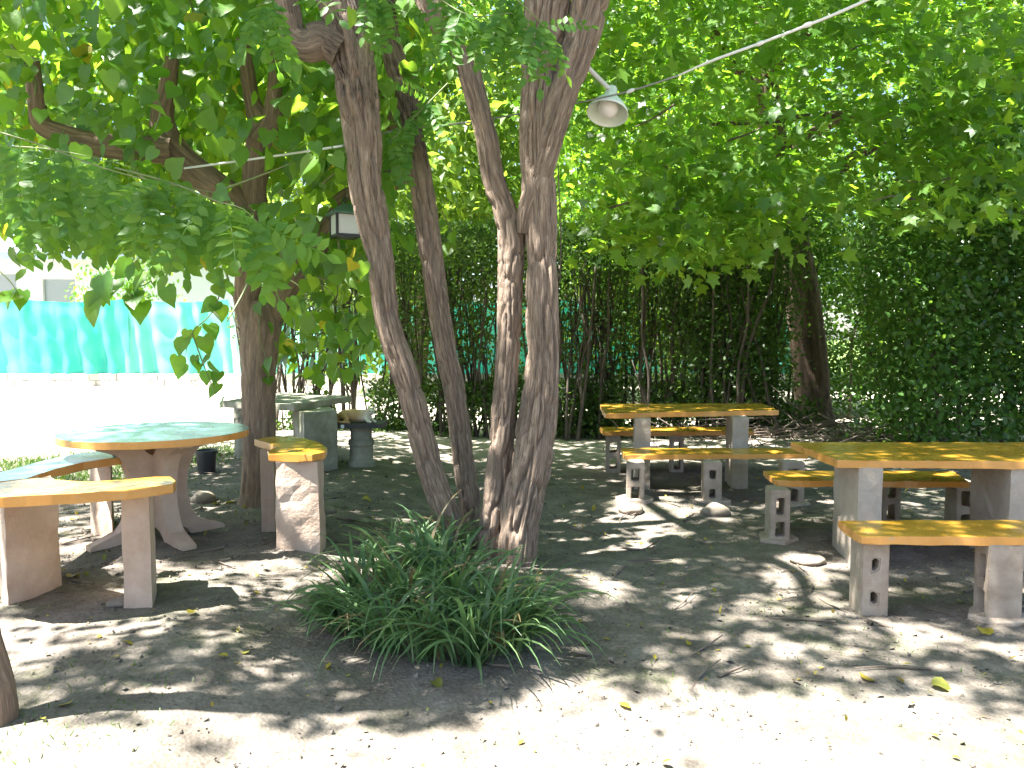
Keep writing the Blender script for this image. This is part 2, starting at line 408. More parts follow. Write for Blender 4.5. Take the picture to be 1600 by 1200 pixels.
# leaf templates: verts (k,3): x across, y along the leaf from stalk to tip, z up; faces as index lists
def T_rhomb():
    return np.array([(0, 0, 0), (.3, .45, .06), (0, 1, -.04), (-.3, .45, .06)]), [(0, 1, 2), (0, 2, 3)]
def T_oval():
    return np.array([(0, 0, 0), (.24, .25, .05), (.27, .6, .04), (0, 1, -.06), (-.27, .6, .04), (-.24, .25, .05), (0, .5, 0)]), \
        [(0, 1, 6), (1, 2, 6), (2, 3, 6), (3, 4, 6), (4, 5, 6), (5, 0, 6)]
def T_heart():
    v = [(0, .06, 0), (.2, -.06, .02), (.42, .08, .05), (.48, .34, .05), (.36, .64, .01), (.15, .9, -.06), (0, 1.12, -.13),
         (-.15, .9, -.06), (-.36, .64, .01), (-.48, .34, .05), (-.42, .08, .05), (-.2, -.06, .02), (0, .4, -.01), (0, .78, -.05)]
    f = [(0, 1, 12), (1, 2, 12), (2, 3, 12), (3, 4, 12), (4, 13, 12), (4, 5, 13), (5, 6, 13), (6, 7, 13), (7, 8, 13), (8, 12, 13), (8, 9, 12), (9, 10, 12), (10, 11, 12), (11, 0, 12)]
    return np.array(v), f
def T_maple():
    v = [(0, .0, 0), (.2, -.02, .02), (.5, .12, -.02), (.33, .3, .04), (.55, .62, -.04), (.22, .62, .03), (0, 1.05, -.07),
         (-.22, .62, .03), (-.55, .62, -.04), (-.33, .3, .04), (-.5, .12, -.02), (-.2, -.02, .02), (0, .38, -.01)]
    f = [(i, i + 1, 12) for i in range(0, 11)] + [(11, 0, 12)]
    return np.array(v), f
def T_frond(n=8, L=1.0, seed=0):
    """pinnate leaf: a thin stalk and pairs of oval leaflets; unit length along y"""
    rs = np.random.default_rng(seed)
    V = []; Fc = []
    def curve(t): return np.array([.05 * math.sin(t * 2 + seed), t, -.30 * t * t])
    for k in range(8):
        a = curve(k / 8); b = curve((k + 1) / 8); o = len(V); w = .006
        V += [a + (-w, 0, 0), a + (w, 0, 0), b + (w, 0, 0), b + (-w, 0, 0)]; Fc.append((o, o + 1, o + 2, o + 3))
    ov, of = T_oval()
    for k in range(n):
        t = .16 + .8 * k / n
        c = curve(t); s = .23 * (1 - .25 * abs(t - .5)) * rs.uniform(.85, 1.1)
        for sd in (-1, 1):
            ang = sd * R(68 + rs.uniform(-12, 12)); dz = rs.uniform(-.35, .1); tw = rs.uniform(-.5, .5)
            d = np.array([math.sin(ang), math.cos(ang), dz]); d /= np.linalg.norm(d)
            side = np.cross(d, (0, 0, 1)); side /= np.linalg.norm(side); up = np.cross(side, d)
            side = side * math.cos(tw) + up * math.sin(tw); up = np.cross(side, d)
            o = len(V)
            for q in ov: V.append(c + s * (q[1] * d + q[0] * .95 * side + q[2] * up))
            Fc += [tuple(i + o for i in f) for f in of]
    c = curve(.97); o = len(V)
    for q in ov: V.append(c + .2 * np.array([q[0], q[1], q[2] - .3 * q[1]]))
    Fc += [tuple(i + o for i in f) for f in of]
    return np.array(V), Fc
def template_mesh(name, T, mat, smooth=True):
    V, Fc = T
    me = np_mesh(name, V, np.concatenate([np.array(f) for f in Fc]), [len(f) for f in Fc], smooth)
    me.materials.append(mat); return me

def frames(n, tip, normal_up, jitter, rs):
    """n random leaf frames: tip (n,3) directions the tip points to, rough up vector; returns (n,3,3) with columns side, tip, up"""
    t = tip + rs.normal(0, jitter, (n, 3)); t /= np.linalg.norm(t, axis=1)[:, None]
    u = normal_up + rs.normal(0, jitter, (n, 3))
    s = np.cross(t, u); s /= (np.linalg.norm(s, axis=1)[:, None] + 1e-9)
    u = np.cross(s, t)
    return np.stack([s, t, u], -1)
def foliage_mesh(name, P, T, size, rs, tip=(0, -.2, -.8), up=(0, -.3, 1), jitter=.5, mat=None, smooth=True):
    n = len(P); V, Fc = T
    size = np.broadcast_to(np.asarray(size, float), (n,)) if np.ndim(size) else rs.uniform(.7, 1.25, n) * size
    Fm = frames(n, np.broadcast_to(np.asarray(tip, float), (n, 3)), np.broadcast_to(np.asarray(up, float), (n, 3)), jitter, rs)
    W = np.einsum('nij,kj->nki', Fm, V) * size[:, None, None] + P[:, None, :]
    k = len(V)
    ff = np.concatenate([np.array(f) for f in Fc]); cn = np.array([len(f) for f in Fc])
    flat = (ff[None] + (np.arange(n) * k)[:, None]).ravel(); cnt = np.tile(cn, n)
    me = np_mesh(name, W.reshape(-1, 3), flat, cnt, smooth)
    if mat: me.materials.append(mat)
    return me
def leaf_objects(name, P, meshes, size, rs, parent, tip=(0, -.3, -.8), up=(0, -.5, .9), jitter=.45):
    n = len(P)
    Fm = frames(n, np.broadcast_to(np.asarray(tip, float), (n, 3)), np.broadcast_to(np.asarray(up, float), (n, 3)), jitter, rs)
    sz = rs.uniform(.75, 1.2, n) * size
    inv = Matrix.Translation(parent.location).inverted()
    for i in range(n):
        o = bpy.data.objects.new(name, meshes[i % len(meshes)]); col.objects.link(o)
        o.parent = parent
        o.matrix_parent_inverse = inv
        o.matrix_basis = Matrix.Translation(Vector(P[i])) @ Matrix(Fm[i].tolist()).to_4x4() @ Matrix.Scale(float(sz[i]), 4)
def clump_points(centres, per, sigma, rs):
    C = np.repeat(np.asarray(centres, float), per, 0)
    return C + rs.normal(0, 1, C.shape) * np.asarray(sigma)
def px_points(poly, n, Ylo, Yhi, rs, holes=()):
    """random points of space whose direction falls in a picture polygon, spread over a depth range"""
    poly = np.array(poly, float)
    def inside(x, y, pg):
        c = np.zeros(len(x), bool); j = len(pg) - 1
        for i in range(len(pg)):
            xi, yi = pg[i]; xj, yj = pg[j]
            c ^= ((yi > y) != (yj > y)) & (x < (xj - xi) * (y - yi) / (yj - yi + 1e-9) + xi); j = i
        return c
    out = []
    tot = 0
    while tot < n:
        x = rs.uniform(poly[:, 0].min(), poly[:, 0].max(), n * 2); y = rs.uniform(poly[:, 1].min(), poly[:, 1].max(), n * 2)
        k = inside(x, y, poly)
        for h in holes: k &= ~inside(x, y, np.array(h, float))
        x, y = x[k], y[k]
        Y = rs.uniform(Ylo, Yhi, len(x))
        u = (x - CX) / F; v = (CY - y) / F
        dy = math.cos(TH) + v * math.sin(TH); dz = -math.sin(TH) + v * math.cos(TH)
        t = Y / dy
        out.append(np.stack([u * t, Y, H + dz * t], -1)); tot += len(x)
    return np.concatenate(out)[:n]

# ================================================================== GROUND
MOUNDS += [(-.28, 4.45, .55, .45, .13),                 # soil under the strappy clump
           (-2.5, 5.15, .45, .4, .06), (-1.45, 4.95, .35, .3, .04), (1.3, 6.95, .55, .3, .05), (3.6, 10.8, 1.2, .9, .12)]
def axis(lo, hi, step, far, n):
    core = np.arange(lo, hi, step)
    out = np.geomspace(step * 2, far, n)
    return np.concatenate([(lo - out)[::-1], core, hi + out])
gx = axis(-5.5, 6.5, .035, 900, 45); gy = axis(1.6, 11.0, .035, 900, 45)
GX, GY = np.meshgrid(gx, gy)
GZ = gz(GX, GY)
near = sstep(-8, -5, GX) * (1 - sstep(6, 9, GX)) * (1 - sstep(10.5, 13, GY))
GZ = GZ + near * (.012 * (LN(GX * 9 + 3 * LN2(GX * 4, GY * 4), GY * 8 + 2 * LN(GX * 5, GY * 3)) - .5) + .007 * (LN2(GX * 21 + GY * 5, GY * 19 - GX * 6) - .5))
fade = 1 - sstep(40, 120, np.hypot(GX, GY)); GZ = GZ * fade
nx, ny = len(gx), len(gy)
ii, jj = np.meshgrid(np.arange(ny - 1), np.arange(nx - 1), indexing='ij')
a = ii * nx + jj
q = np.stack([a, a + 1, a + nx + 1, a + nx], -1).reshape(-1, 4)
g = link('ground', np_mesh('ground', np.stack([GX, GY, GZ], -1).reshape(-1, 3), q.ravel(), np.full(len(q), 4), True), M['ground'])
tag(g, 'trodden bare soil yard dappled with sun and shade', 'ground', kind='structure')

# ================================================================== LOCUST TREE (several stems from one foot)
def stem_path(pts, Y0, Y1):
    n = len(pts); out = []; rad = []
    for i, (px, py, w) in enumerate(pts):
        Y = Y0 + (Y1 - Y0) * i / (n - 1)
        out.append(atY(px, py, Y)); rad.append(w / 2 / F * Y)
    return out, rad
foot = on_ground(775, 880)
locust = empty('locust_tree', (foot.x, foot.y, float(gz(foot.x, foot.y))), 'grey-brown tree with several leaning furrowed stems rising from the strappy clump', 'tree')
def charA(V):  # fire-blackened upper parts
    return .30 * sstep(2.55, 3.1, V[:, 2]) + .12 * LN(V[:, 0] * 9, V[:, 2] * 3)
def charB(V):
    return .26 * sstep(.9, 2.0, V[:, 2]) * (LN(V[:, 2] * 2, V[:, 0] * 6)) + .28 * sstep(2.3, 2.7, V[:, 2])
def char0(V):
    return 0.0 * V[:, 2]
stemsA, rA = stem_path([(714, 855, 44), (702, 817, 42), (673, 733, 41), (661, 690, 41), (640, 606, 40), (605, 496, 39), (593, 400, 42), (575, 300, 52), (567, 210, 56), (554, 110, 66), (545, 60, 74), (525, -20, 70), (490, -140, 56), (440, -330, 44)], 5.15, 5.0)
tube('stem', stemsA, rA, M['bark'], locust, charA, nring=104, step=.013, ridge=.32, seed=1, freq=19, lump=.03)
stemsB, rB = stem_path([(738, 850, 38), (734, 790, 36), (722, 700, 34), (708, 600, 34), (688, 500, 33), (674, 400, 35), (660, 300, 36), (646, 210, 34), (636, 150, 38), (612, 75, 32), (604, -20, 30), (625, -150, 28), (640, -330, 24)], 5.5, 5.6)
tube('stem', stemsB, rB, M['bark'], locust, charB, nring=80, step=.015, ridge=.32, seed=2, freq=16, lump=.06)
stemsC, rC = stem_path([(764, 890, 46), (768, 830, 42), (779, 740, 40), (787, 640, 38), (795, 540, 38), (798, 440, 40), (799, 370, 42), (788, 325, 36), (774, 290, 34), (760, 210, 33), (741, 140, 33), (722, 75, 38), (684, 30, 36), (655, -30, 36), (600, -160, 32), (560, -330, 26)], 5.05, 5.1)
tube('stem', stemsC, rC, M['bark'], locust, char0, nring=88, step=.013, ridge=.32, seed=3, freq=16, lump=.03)
stemsD, rD = stem_path([(806, 920, 60), (808, 860, 60), (812, 820, 62), (828, 735, 66), (842, 640, 58), (848, 560, 51), (847, 480, 50), (846, 390, 46), (843, 310, 52), (838, 220, 52), (842, 130, 54), (850, 50, 66), (858, -20, 70), (872, -150, 66), (900, -350, 52)], 4.95, 5.0)
tube('stem', stemsD, rD, M['bark'], locust, char0, nring=120, step=.013, ridge=.29, seed=4, freq=24, lump=.02)
stemsE, rE = stem_path([(818, 365, 18), (823, 335, 28), (840, 285, 36), (860, 215, 40), (879, 150, 44), (898, 95, 48), (916, 30, 54), (935, -60, 54), (985, -250, 44)], 4.96, 4.9)
tube('limb', stemsE, rE, M['bark'], locust, char0, nring=84, step=.013, ridge=.32, seed=5, freq=14, lump=.06)
# knobbly stub on the left stem
sp, sr = stem_path([(535, 80, 60), (505, 62, 56), (478, 68, 52), (464, 60, 40), (452, 20, 34), (440, -60, 30)], 4.98, 4.9)
tube('limb', sp, sr, M['bark'], locust, charA, nring=40, step=.02, ridge=.12, seed=6, freq=7, lump=.16)
# limbs that carry the crown overhead
for k, (a, b) in enumerate([((440, -330), (-4.6, 3.6, 7.6)), ((560, -330), (-2.2, 2.6, 8.2)), ((640, -330), (-2.6, 7.0, 8.0)), ((900, -350), (1.6, 3.2, 8.6)), ((985, -250), (2.6, 6.4, 7.8))]):
    A = atY(a[0], a[1], 5.0); B = Vector(b)
    mid = (A + B) / 2 + Vector((random.uniform(-.3, .3), random.uniform(-.3, .3), .5))
    tube('limb', [A, mid, B], [.09, .06, .025], M['bark'], locust, char0, nring=20, step=.08, ridge=.1, seed=20 + k, freq=6)
    for q_ in range(5):
        s = mid.lerp(B, q_ / 5); e = s + Vector((random.uniform(-1.6, 1.6), random.uniform(-1.6, 1.6), random.uniform(-.3, 1.0)))
        tube('branch', [s, (s + e) / 2 + Vector((0, 0, .2)), e], [.03, .02, .006], M['bark'], locust, char0, nring=8, step=.15)

# overhead crown: leaf clusters set where the shade on the ground comes from
def crown_clusters(n, rs, zlo, zhi, box, keep):
    out = []
    while len(out) < n:
        x = rs.uniform(box[0], box[1]); y = rs.uniform(box[2], box[3])
        if rs.random() > keep(x, y): continue
        z = rs.uniform(zlo, zhi); out.append((x + SUN[0] / SUN[2] * z, y + SUN[1] / SUN[2] * z, z))
    return np.array(out)
def sun_gap(x, y):
    """0..1: how open the crown is above this patch of ground"""
    x = np.asarray(x, float); y = np.asarray(y, float)
    g_ = np.zeros_like(x)
    for (ex, ey, rx, ry, an) in [(-1.6, 4.2, 1.05, .42, .95), (-1.15, 4.75, .45, .3, .9), (1.15, 6.4, .45, .8, -.1), (.75, 5.55, .3, .4, .2), (1.8, 4.85, .18, .5, -.3), (-2.5, 3.55, .5, .16, .5), (1.45, 4.3, .22, .14, .4), (.55, 4.55, .18, .3, .3), (2.6, 3.55, .4, .15, -.4), (3.1, 4.0, .25, .2, 0)]:
        ca, sa = math.cos(an), math.sin(an)
        u = (x - ex) * ca + (y - ey) * sa; v = -(x - ex) * sa + (y - ey) * ca
        d = (u / rx) ** 2 + (v / ry) ** 2 + .9 * (LN(x * 5, y * 5) - .5)
        g_ = np.maximum(g_, 1 - sstep(.7, 1.25, d))
    front = 3.12 + .12 * np.sin(x * 2.3) + .10 * np.sin(x * 5.1 + 1) - .48 * (1 - sstep(-1.4, .2, x)) + .35 * (LN2(x * 4, y * 4) - .5)
    zone_ = LN2(x * .75 + 3, y * .75 + 9)
    fl = LN(x * 9 + 2 * LN2(x * 3, y * 3), y * 9 + 11)
    g_ = np.maximum(g_, fl > .80 - .30 * zone_)
    return np.maximum(g_, y < front)
def thin(P, amount, seed):
    P = np.asarray(P); k = P[:, 2] / SUN[2]
    q_ = sun_gap(P[:, 0] - SUN[0] * k, P[:, 1] - SUN[1] * k) * amount
    return P[np.random.default_rng(seed).random(len(P)) > q_]
def keep(x, y):
    if x < -2.3 and y > 7.4: return 0
    if x < -2.0 and y > 4.4: return .25
    if y > 7 and x < -1.2: return .6
    if x > 3.2 and y > 7: return .6
    return 1
cl = crown_clusters(4700, np.random.default_rng(21), 5.8, 9.6, (-6.5, 9.0, 3.0, 13.2), keep)
cp = thin(clump_points(cl, 34, (.32, .32, .25), np.random.default_rng(22)), .985, 24)
o = link('crown', foliage_mesh('crown', cp, T_rhomb(), .113, np.random.default_rng(23), tip=(.3, 0, -.2), up=(0, 0, 1.3), jitter=.5, mat=M['locust'], smooth=False), None, locust)
tag(o, kind='stuff')

# hanging pinnate leaves close to the camera
fm = [template_mesh('frond_%s' % c, T_frond(n, seed=i), M['locust']) for i, (c, n) in enumerate((('a', 7), ('b', 8), ('c', 6), ('d', 7)))]
rs = np.random.default_rng(31)
def twig(pts, Y, w, parent, mat, name='twig'):
    P = [atY(x, y, Y + dy) for (x, y, dy) in pts]
    tube(name, P, list(np.linspace(w, w * .35, len(P))), mat, parent, nring=6, step=.04)
    return P
def fronds_along(P, n, size, parent, spread=.25):
    P = [np.array(p) for p in P]
    pts = []
    for i in range(n):
        t = rs.uniform(.15, 1) * (len(P) - 1); k = min(int(t), len(P) - 2); pts.append(P[k] + (P[k + 1] - P[k]) * (t - k))
    pts = np.array(pts)
    tips = rs.normal(0, .34, (n, 3)) + np.array([.08, -.12, -.85]); tips /= np.linalg.norm(tips, axis=1)[:, None]
    leaf_objects('leaf_spray', pts, fm, size, rs, parent, tip=tips, up=np.array([0, -.8, .45]), jitter=.12)
for pts, Y, n in [([(-60, 190, 0), (60, 225, 0), (160, 262, -.05), (250, 285, -.1), (330, 300, -.1)], 3.1, 17),
                  ([(-60, 250, .2), (70, 270, .2), (180, 300, .1), (270, 335, .1)], 3.3, 13),
                  ([(-40, 300, .1), (60, 310, .1), (130, 330, .1)], 3.2, 8),
                  ([(180, 262, .1), (280, 290, 0), (340, 315, -.05), (385, 330, -.1), (405, 350, -.1)], 3.0, 15),
                  ([(-50, 225, .5), (90, 235, .5), (210, 262, .5)], 3.4, 7)]:
    P = twig(pts, Y, .0038, locust, M['greentwig']); fronds_along(P, n, .31, locust)
for pts, Y, n in [([(640, -60, 0), (690, 0, -.05), (740, 25, -.1), (800, 20, -.1)], 4.2, 14), ([(780, -70, 0), (800, -10, -.05), (830, 20, -.1), (850, 40, -.1)], 4.2, 12),
                  ([(560, -80, 0), (585, -20, 0), (620, 10, 0)], 4.3, 8), ([(700, 130, .3), (670, 160, .3), (640, 190, .25), (610, 220, .2)], 4.9, 12),
                  ([(480, -60, 0), (440, -10, 0), (400, 10, 0)], 4.0, 8)]:
    P = twig(pts, Y, .006, locust, M['greentwig']); fronds_along(P, n, .30, locust)

# ================================================================== MULBERRY TREE (left)
mb = on_ground(400, 788)
mul = empty('mulberry_tree', (mb.x, mb.y, mb.z), 'pollarded tree with heart-shaped leaves on thick brown limbs behind round table', 'tree')
MY = mb.y
def mtube(name, pts, Y0, Y1, seed, **kw):
    p, r = stem_path(pts, Y0, Y1)
    d = dict(nring=48, step=.022, ridge=.10, seed=seed, freq=10, lump=.10); d.update(kw)
    return tube(name, p, r, M['bark_mul'], mul, **d)
mtube('trunk', [(398, 815, 84), (400, 785, 60), (404, 730, 54), (404, 660, 53), (404, 590, 54), (406, 540, 58), (408, 505, 62), (404, 470, 40)], MY, MY, 61, ridge=.12, freq=14)
mtube('limb', [(398, 520, 40), (386, 470, 40), (392, 400, 40), (400, 340, 40), (398, 285, 38), (406, 235, 46), (412, 205, 52), (396, 165, 26), (386, 110, 22), (378, 60, 18)], MY, MY - .2, 62)
mtube('limb', [(414, 525, 36), (432, 485, 36), (450, 448, 34), (480, 405, 38), (505, 365, 40), (530, 325, 36), (580, 295, 34), (625, 272, 36), (660, 240, 24)], MY, MY + .3, 63)
mtube('limb', [(398, 345, 30), (370, 315, 40), (330, 285, 44), (290, 255, 46), (262, 225, 50), (255, 180, 34), (262, 140, 26), (270, 90, 20)], MY - .05, MY - .4, 64)
mtube('limb', [(408, 225, 40), (425, 190, 34), (428, 150, 26), (435, 80, 22)], MY - .2, MY - .2, 65)
mtube('limb', [(270, 235, 40), (190, 230, 36), (110, 215, 34), (66, 195, 30), (56, 150, 26), (50, 90, 20)], MY - .35, MY - .6, 66)
mtube('limb', [(640, 262, 30), (625, 220, 26), (600, 160, 20), (590, 90, 16)], MY + .3, MY + .4, 67)
house_hole = [(-50, 372), (120, 385), (230, 420), (330, 450), (372, 470), (372, 700), (-50, 700)]
rs = np.random.default_rng(41)
heart = template_mesh('heart_leaf', T_heart(), M['mulberry'])
T2 = T_heart(); T2[0][:, 2] += .12 * np.abs(T2[0][:, 0]); heart2 = template_mesh('heart_leaf_folded', T2, M['mulberry'])
T3 = T_heart(); T3[0][:, 2] -= .25 * T3[0][:, 1] ** 2; heart3 = template_mesh('heart_leaf_drooping', T3, M['mulberry'])
hearts = [heart, heart2, heart3]
zone = [(-80, -60), (640, -60), (650, 60), (640, 240), (600, 330), (590, 420), (480, 440), (340, 400), (250, 395), (-80, 350)]
def clear_of(P, x0, x1, y0, y1, Ymax, share=1.0):
    P = np.asarray(P); d = P - np.array([0, 0, H]); zc = d[:, 1] * math.cos(TH) - d[:, 2] * math.sin(TH); yc = d[:, 1] * math.sin(TH) + d[:, 2] * math.cos(TH)
    px = CX + F * d[:, 0] / zc; py = CY - F * yc / zc
    return P[~((px > x0) & (px < x1) & (py > y0) & (py < y1) & (P[:, 1] < Ymax) & (np.random.default_rng(9).random(len(P)) < share))]
front = clear_of(px_points(zone, 125, 4.6, 5.8, rs), 488, 590, 270, 385, 6.1)
for bx_ in ((372, 432, 95, 310), (250, 345, 135, 305), (38, 88, 135, 215)): front = clear_of(front, *bx_, 6.5)
leaf_objects('leaf', front, hearts, .122, rs, mul)
# drooping sprays at the lower edge of the crown (each a twig with leaves)
def spray(pts, Y, n, size, spread=.05):
    P = twig([(x, y, 0) for x, y in pts], Y, .006, mul, M['greentwig'])
    Q = [np.array(p) for p in P]; L = []
    for i in range(n):
        t = (i + rs.uniform(0, .8)) / n * (len(Q) - 1); k = min(int(t), len(Q) - 2); L.append(Q[k] + (Q[k + 1] - Q[k]) * (t - k) + rs.normal(0, spread, 3))
    leaf_objects('leaf', np.array(L), hearts, size, rs, mul, jitter=.4)
spray([(330, 400), (345, 440), (330, 490), (300, 520), (288, 560)], 5.2, 13, .125)
spray([(300, 520), (318, 570), (330, 600), (345, 635)], 5.2, 10, .105)
spray([(230, 390), (200, 420), (175, 450), (150, 465)], 4.6, 11, .15)
spray([(260, 410), (235, 440), (190, 455)], 4.6, 8, .15)
spray([(-30, 400), (-5, 420), (20, 445), (30, 462)], 4.2, 5, .13)
spray([(150, 350), (100, 355), (60, 365), (40, 375)], 6.0, 14, .13, .08)
spray([(20, 330), (120, 345), (220, 360), (300, 380)], 5.6, 26, .14, .10)
spray([(-40, 300), (60, 320), (180, 335), (280, 350)], 6.4, 26, .14, .12)
spray([(440, 430), (470, 450), (490, 500), (500, 550), (510, 580)], 5.9, 16, .13, .09)
spray([(480, 430), (520, 460), (540, 500), (545, 560)], 6.1, 14, .13, .1)
spray([(460, 340), (480, 380), (500, 410), (520, 440)], 5.7, 14, .13, .1)
spray([(600, 330), (620, 345), (628, 365)], 5.7, 5, .12, .05)
spray([(410, 470), (405, 520), (415, 560), (420, 600)], 6.2, 7, .11, .05)
spray([(690, 330), (705, 360), (708, 395)], 6.0, 4, .11, .03)
back = np.concatenate([px_points(zone, 4600, 5.2, 8.6, rs), px_points([(-80, -60), (700, -60), (680, 150), (620, 260), (-80, 300)], 4200, 6.4, 10.5, rs),
                       px_points([(420, 380), (610, 340), (600, 520), (520, 600), (430, 560)], 260, 6.4, 8.0, rs)])
hi = rs.uniform(0, 1, (700, 3)) * np.array([6.5, 4.5, 2.2]) + np.array([-7.2, 4.2, 4.2])
ok = hi[:, 0] < -1.2
back = clear_of(np.concatenate([thin(back, .6, 42), thin(hi[ok], .95, 43)]), 492, 585, 285, 385, 6.1)
for bx_ in ((372, 432, 95, 310), (235, 345, 135, 305), (38, 88, 135, 215), (395, 440, 60, 200)): back = clear_of(back, *bx_, 6.55, .72)
o = link('foliage', foliage_mesh('foliage', back, T_heart(), .132, rs, tip=(0, -.3, -.8), up=(0, -.5, .9), jitter=.5, mat=M['mulberry']), None, mul); tag(o, kind='stuff')
for k in range(26):   # leaf-bearing twigs in the crown
    a = px_points(zone, 1, 5.0, 7.5, rs)[0]; e = a + rs.normal(0, .35, 3) + (0, 0, -.2)
    tube('twig', [a, (a + e) / 2 + rs.normal(0, .05, 3), e], [.012, .008, .004], M['greentwig'], mul, nring=6, step=.06)

# ================================================================== MAPLE (right, dark trunk)
tb = on_ground(1268, 664)
maple = empty('maple_tree', (tb.x, tb.y, tb.z), 'tall tree with thick dark trunk standing behind the far right table', 'tree')
TYm = tb.y
def ptube(par, name, pts, Y0, Y1, seed, mat, **kw):
    p, r = stem_path(pts, Y0, Y1)
    d = dict(nring=48, step=.035, ridge=.10, seed=seed, freq=16, lump=.03); d.update(kw)
    return tube(name, p, r, mat, par, **d)
ptube(maple, 'trunk', [(1276, 690, 80), (1272, 655, 60), (1268, 600, 54), (1262, 540, 54), (1254, 470, 52), (1244, 400, 48), (1232, 330, 44), (1215, 250, 40), (1202, 170, 36), (1196, 90, 34), (1190, -60, 30), (1180, -300, 24)], TYm, TYm - .6, 71, M['bark_dark'])
ptube(maple, 'limb', [(1240, 380, 22), (1190, 330, 18), (1120, 290, 14), (1060, 270, 8)], TYm - .1, TYm - 3, 72, M['bark_dark'], nring=14)
ptube(maple, 'limb', [(1215, 250, 20), (1300, 190, 18), (1330, 180, 14), (1180, 190, 9), (1110, 195, 5)], TYm - .3, TYm - 3.0, 73, M['bark_dark'], nring=14)
ptube(maple, 'limb', [(1230, 330, 24), (1330, 250, 20), (1400, 205, 14), (1470, 150, 8)], TYm - .3, TYm - 2.6, 74, M['bark_dark'], nring=14)
ptube(maple, 'limb', [(1200, 170, 20), (1120, 60, 16), (1040, -60, 12)], TYm - .5, TYm - 2.5, 75, M['bark_dark'], nring=14)
ptube(maple, 'limb', [(1198, 120, 20), (1290, 20, 16), (1400, -80, 12)], TYm - .5, TYm - 3.5, 76, M['bark_dark'], nring=14)
rs = np.random.default_rng(51)
mz = [(890, -60), (1700, -60), (1700, 330), (1560, 350), (1420, 330), (1340, 350), (1250, 330), (1200, 380), (1120, 400), (1020, 400), (960, 360), (930, 280), (940, 200), (900, 100)]
cl = px_points(mz, 460, 6.6, 12.8, rs)
mp = clump_points(cl, 26, (.30, .34, .15), rs)
front_m = px_points([(960, 250), (1240, 250), (1240, 370), (1100, 420), (970, 390)], 40, 6.6, 7.8, rs)
mp = np.concatenate([mp, clump_points(front_m, 22, (.25, .3, .10), rs), clump_points(px_points([(1450, 60), (1700, 60), (1700, 330), (1480, 330)], 40, 6.0, 7.5, rs), 20, (.25, .3, .12), rs)])
up_ = rs.uniform(0, 1, (760, 3)) * np.array([10.5, 10.5, 4.0]) + np.array([.4, 6.8, 5.6])
mp = thin(np.concatenate([mp, clump_points(up_, 26, (.35, .35, .2), rs)]), .9, 52)
d = mp[:, 1]; o_near = np.argsort(d)
nearest = mp[o_near[:220]]; rest = mp[o_near[220:]]
T = T_maple(); mm = [template_mesh('maple_leaf_flat', T, M['maple'])]
T = T_maple(); T[0][:, 2] -= .3 * np.abs(T[0][:, 0]) ; mm.append(template_mesh('maple_leaf_folded', T, M['maple']))
leaf_objects('leaf', nearest, mm, .125, rs, maple, tip=(0, -.5, -.45), up=(0, -.35, .9), jitter=.4)
o = link('foliage', foliage_mesh('foliage', rest, T_maple(), .125, rs, tip=(0, -.5, -.45), up=(0, -.35, .9), jitter=.45, mat=M['maple']), None, maple); tag(o, kind='stuff')
for k in range(40):
    a = mp[rs.integers(len(mp))]; e = a + rs.normal(0, .5, 3) * np.array([1, 1, .4])
    tube('twig', [a, (a + e) / 2 + rs.normal(0, .06, 3), e], [.012, .009, .004], M['twig'], maple, nring=6, step=.08)

# ================================================================== HEDGE (tall clipped, bare stems below)
HY = 11.9
hx0, hx1 = -4.0, 4.1
hedge = empty('hedge', (1.0, HY, 0.05), 'tall clipped hedge with flat top and bare dark stems in front of green netting', 'hedge')
rs = np.random.default_rng(61)
for k in range(165):
    x = rs.uniform(hx0, hx1); y = HY + rs.normal(0, .28); z0 = float(gz(x, y)) - .03
    n = rs.integers(1, 4)
    r0 = rs.uniform(.014, .032)
    P = [np.array([x, y, z0])]
    lean = rs.normal(0, .045, 2)
    for s in range(5): P.append(P[-1] + np.array([lean[0] + rs.normal(0, .05), lean[1] * .5 + rs.normal(0, .04), .52]))
    tube('stem', P, list(np.linspace(r0, r0 * .45, 6)), M['stem'], hedge, nring=8, step=.12, ridge=.0, lump=.15, seed=k)
    for j in range(n):
        b = P[rs.integers(1, 4)]; e = b + np.array([rs.normal(0, .17), rs.normal(0, .15), rs.uniform(.7, 1.3)])
        tube('branch', [b, (b + e) / 2 + rs.normal(0, .06, 3), e], [r0 * .5, r0 * .35, .005], M['stem'], hedge, nring=5, step=.2)
# foliage: dense clipped top, thinning downward
n = 30000
X = rs.uniform(hx0 - .2, hx1 + .3, n); t = rs.beta(3.2, 1.5, n); Z = .5 + t * 2.68
Yh = HY + rs.uniform(-.62, .62, n)
hp = np.stack([X, Yh, Z], -1)
keepm = (LN(X * 1.9, Z * 2.3) + .55 * t > .52) | (Z > 2.55)
hp = hp[keepm]
top = np.stack([rs.uniform(hx0 - .2, hx1 + .3, 9000), HY + rs.uniform(-.66, .66, 9000), 3.12 + rs.normal(0, .05, 9000)], -1)
low = np.stack([rs.uniform(hx0, hx1, 20000), HY + rs.uniform(-.5, .5, 20000), .06 + 1.85 * rs.random(20000) ** 1.3], -1)
low = low[LN2(low[:, 0] * 1.6, low[:, 2] * 2) + .14 * (low[:, 0] > .5) > .44]
low2 = np.stack([rs.uniform(-2.2, hx1 + .6, 15000), HY + rs.uniform(-.5, .5, 15000), .04 + rs.random(15000) * .8], -1)
o = link('foliage', foliage_mesh('foliage', np.concatenate([hp, top, low, low2[LN(low2[:, 0] * 2.1, low2[:, 2] * 3) > .28]]), T_rhomb(), .075, rs, tip=(0, -.3, .3), up=(0, -.5, .8), jitter=.7, mat=M['hedge'], smooth=False), None, hedge); tag(o, kind='stuff')

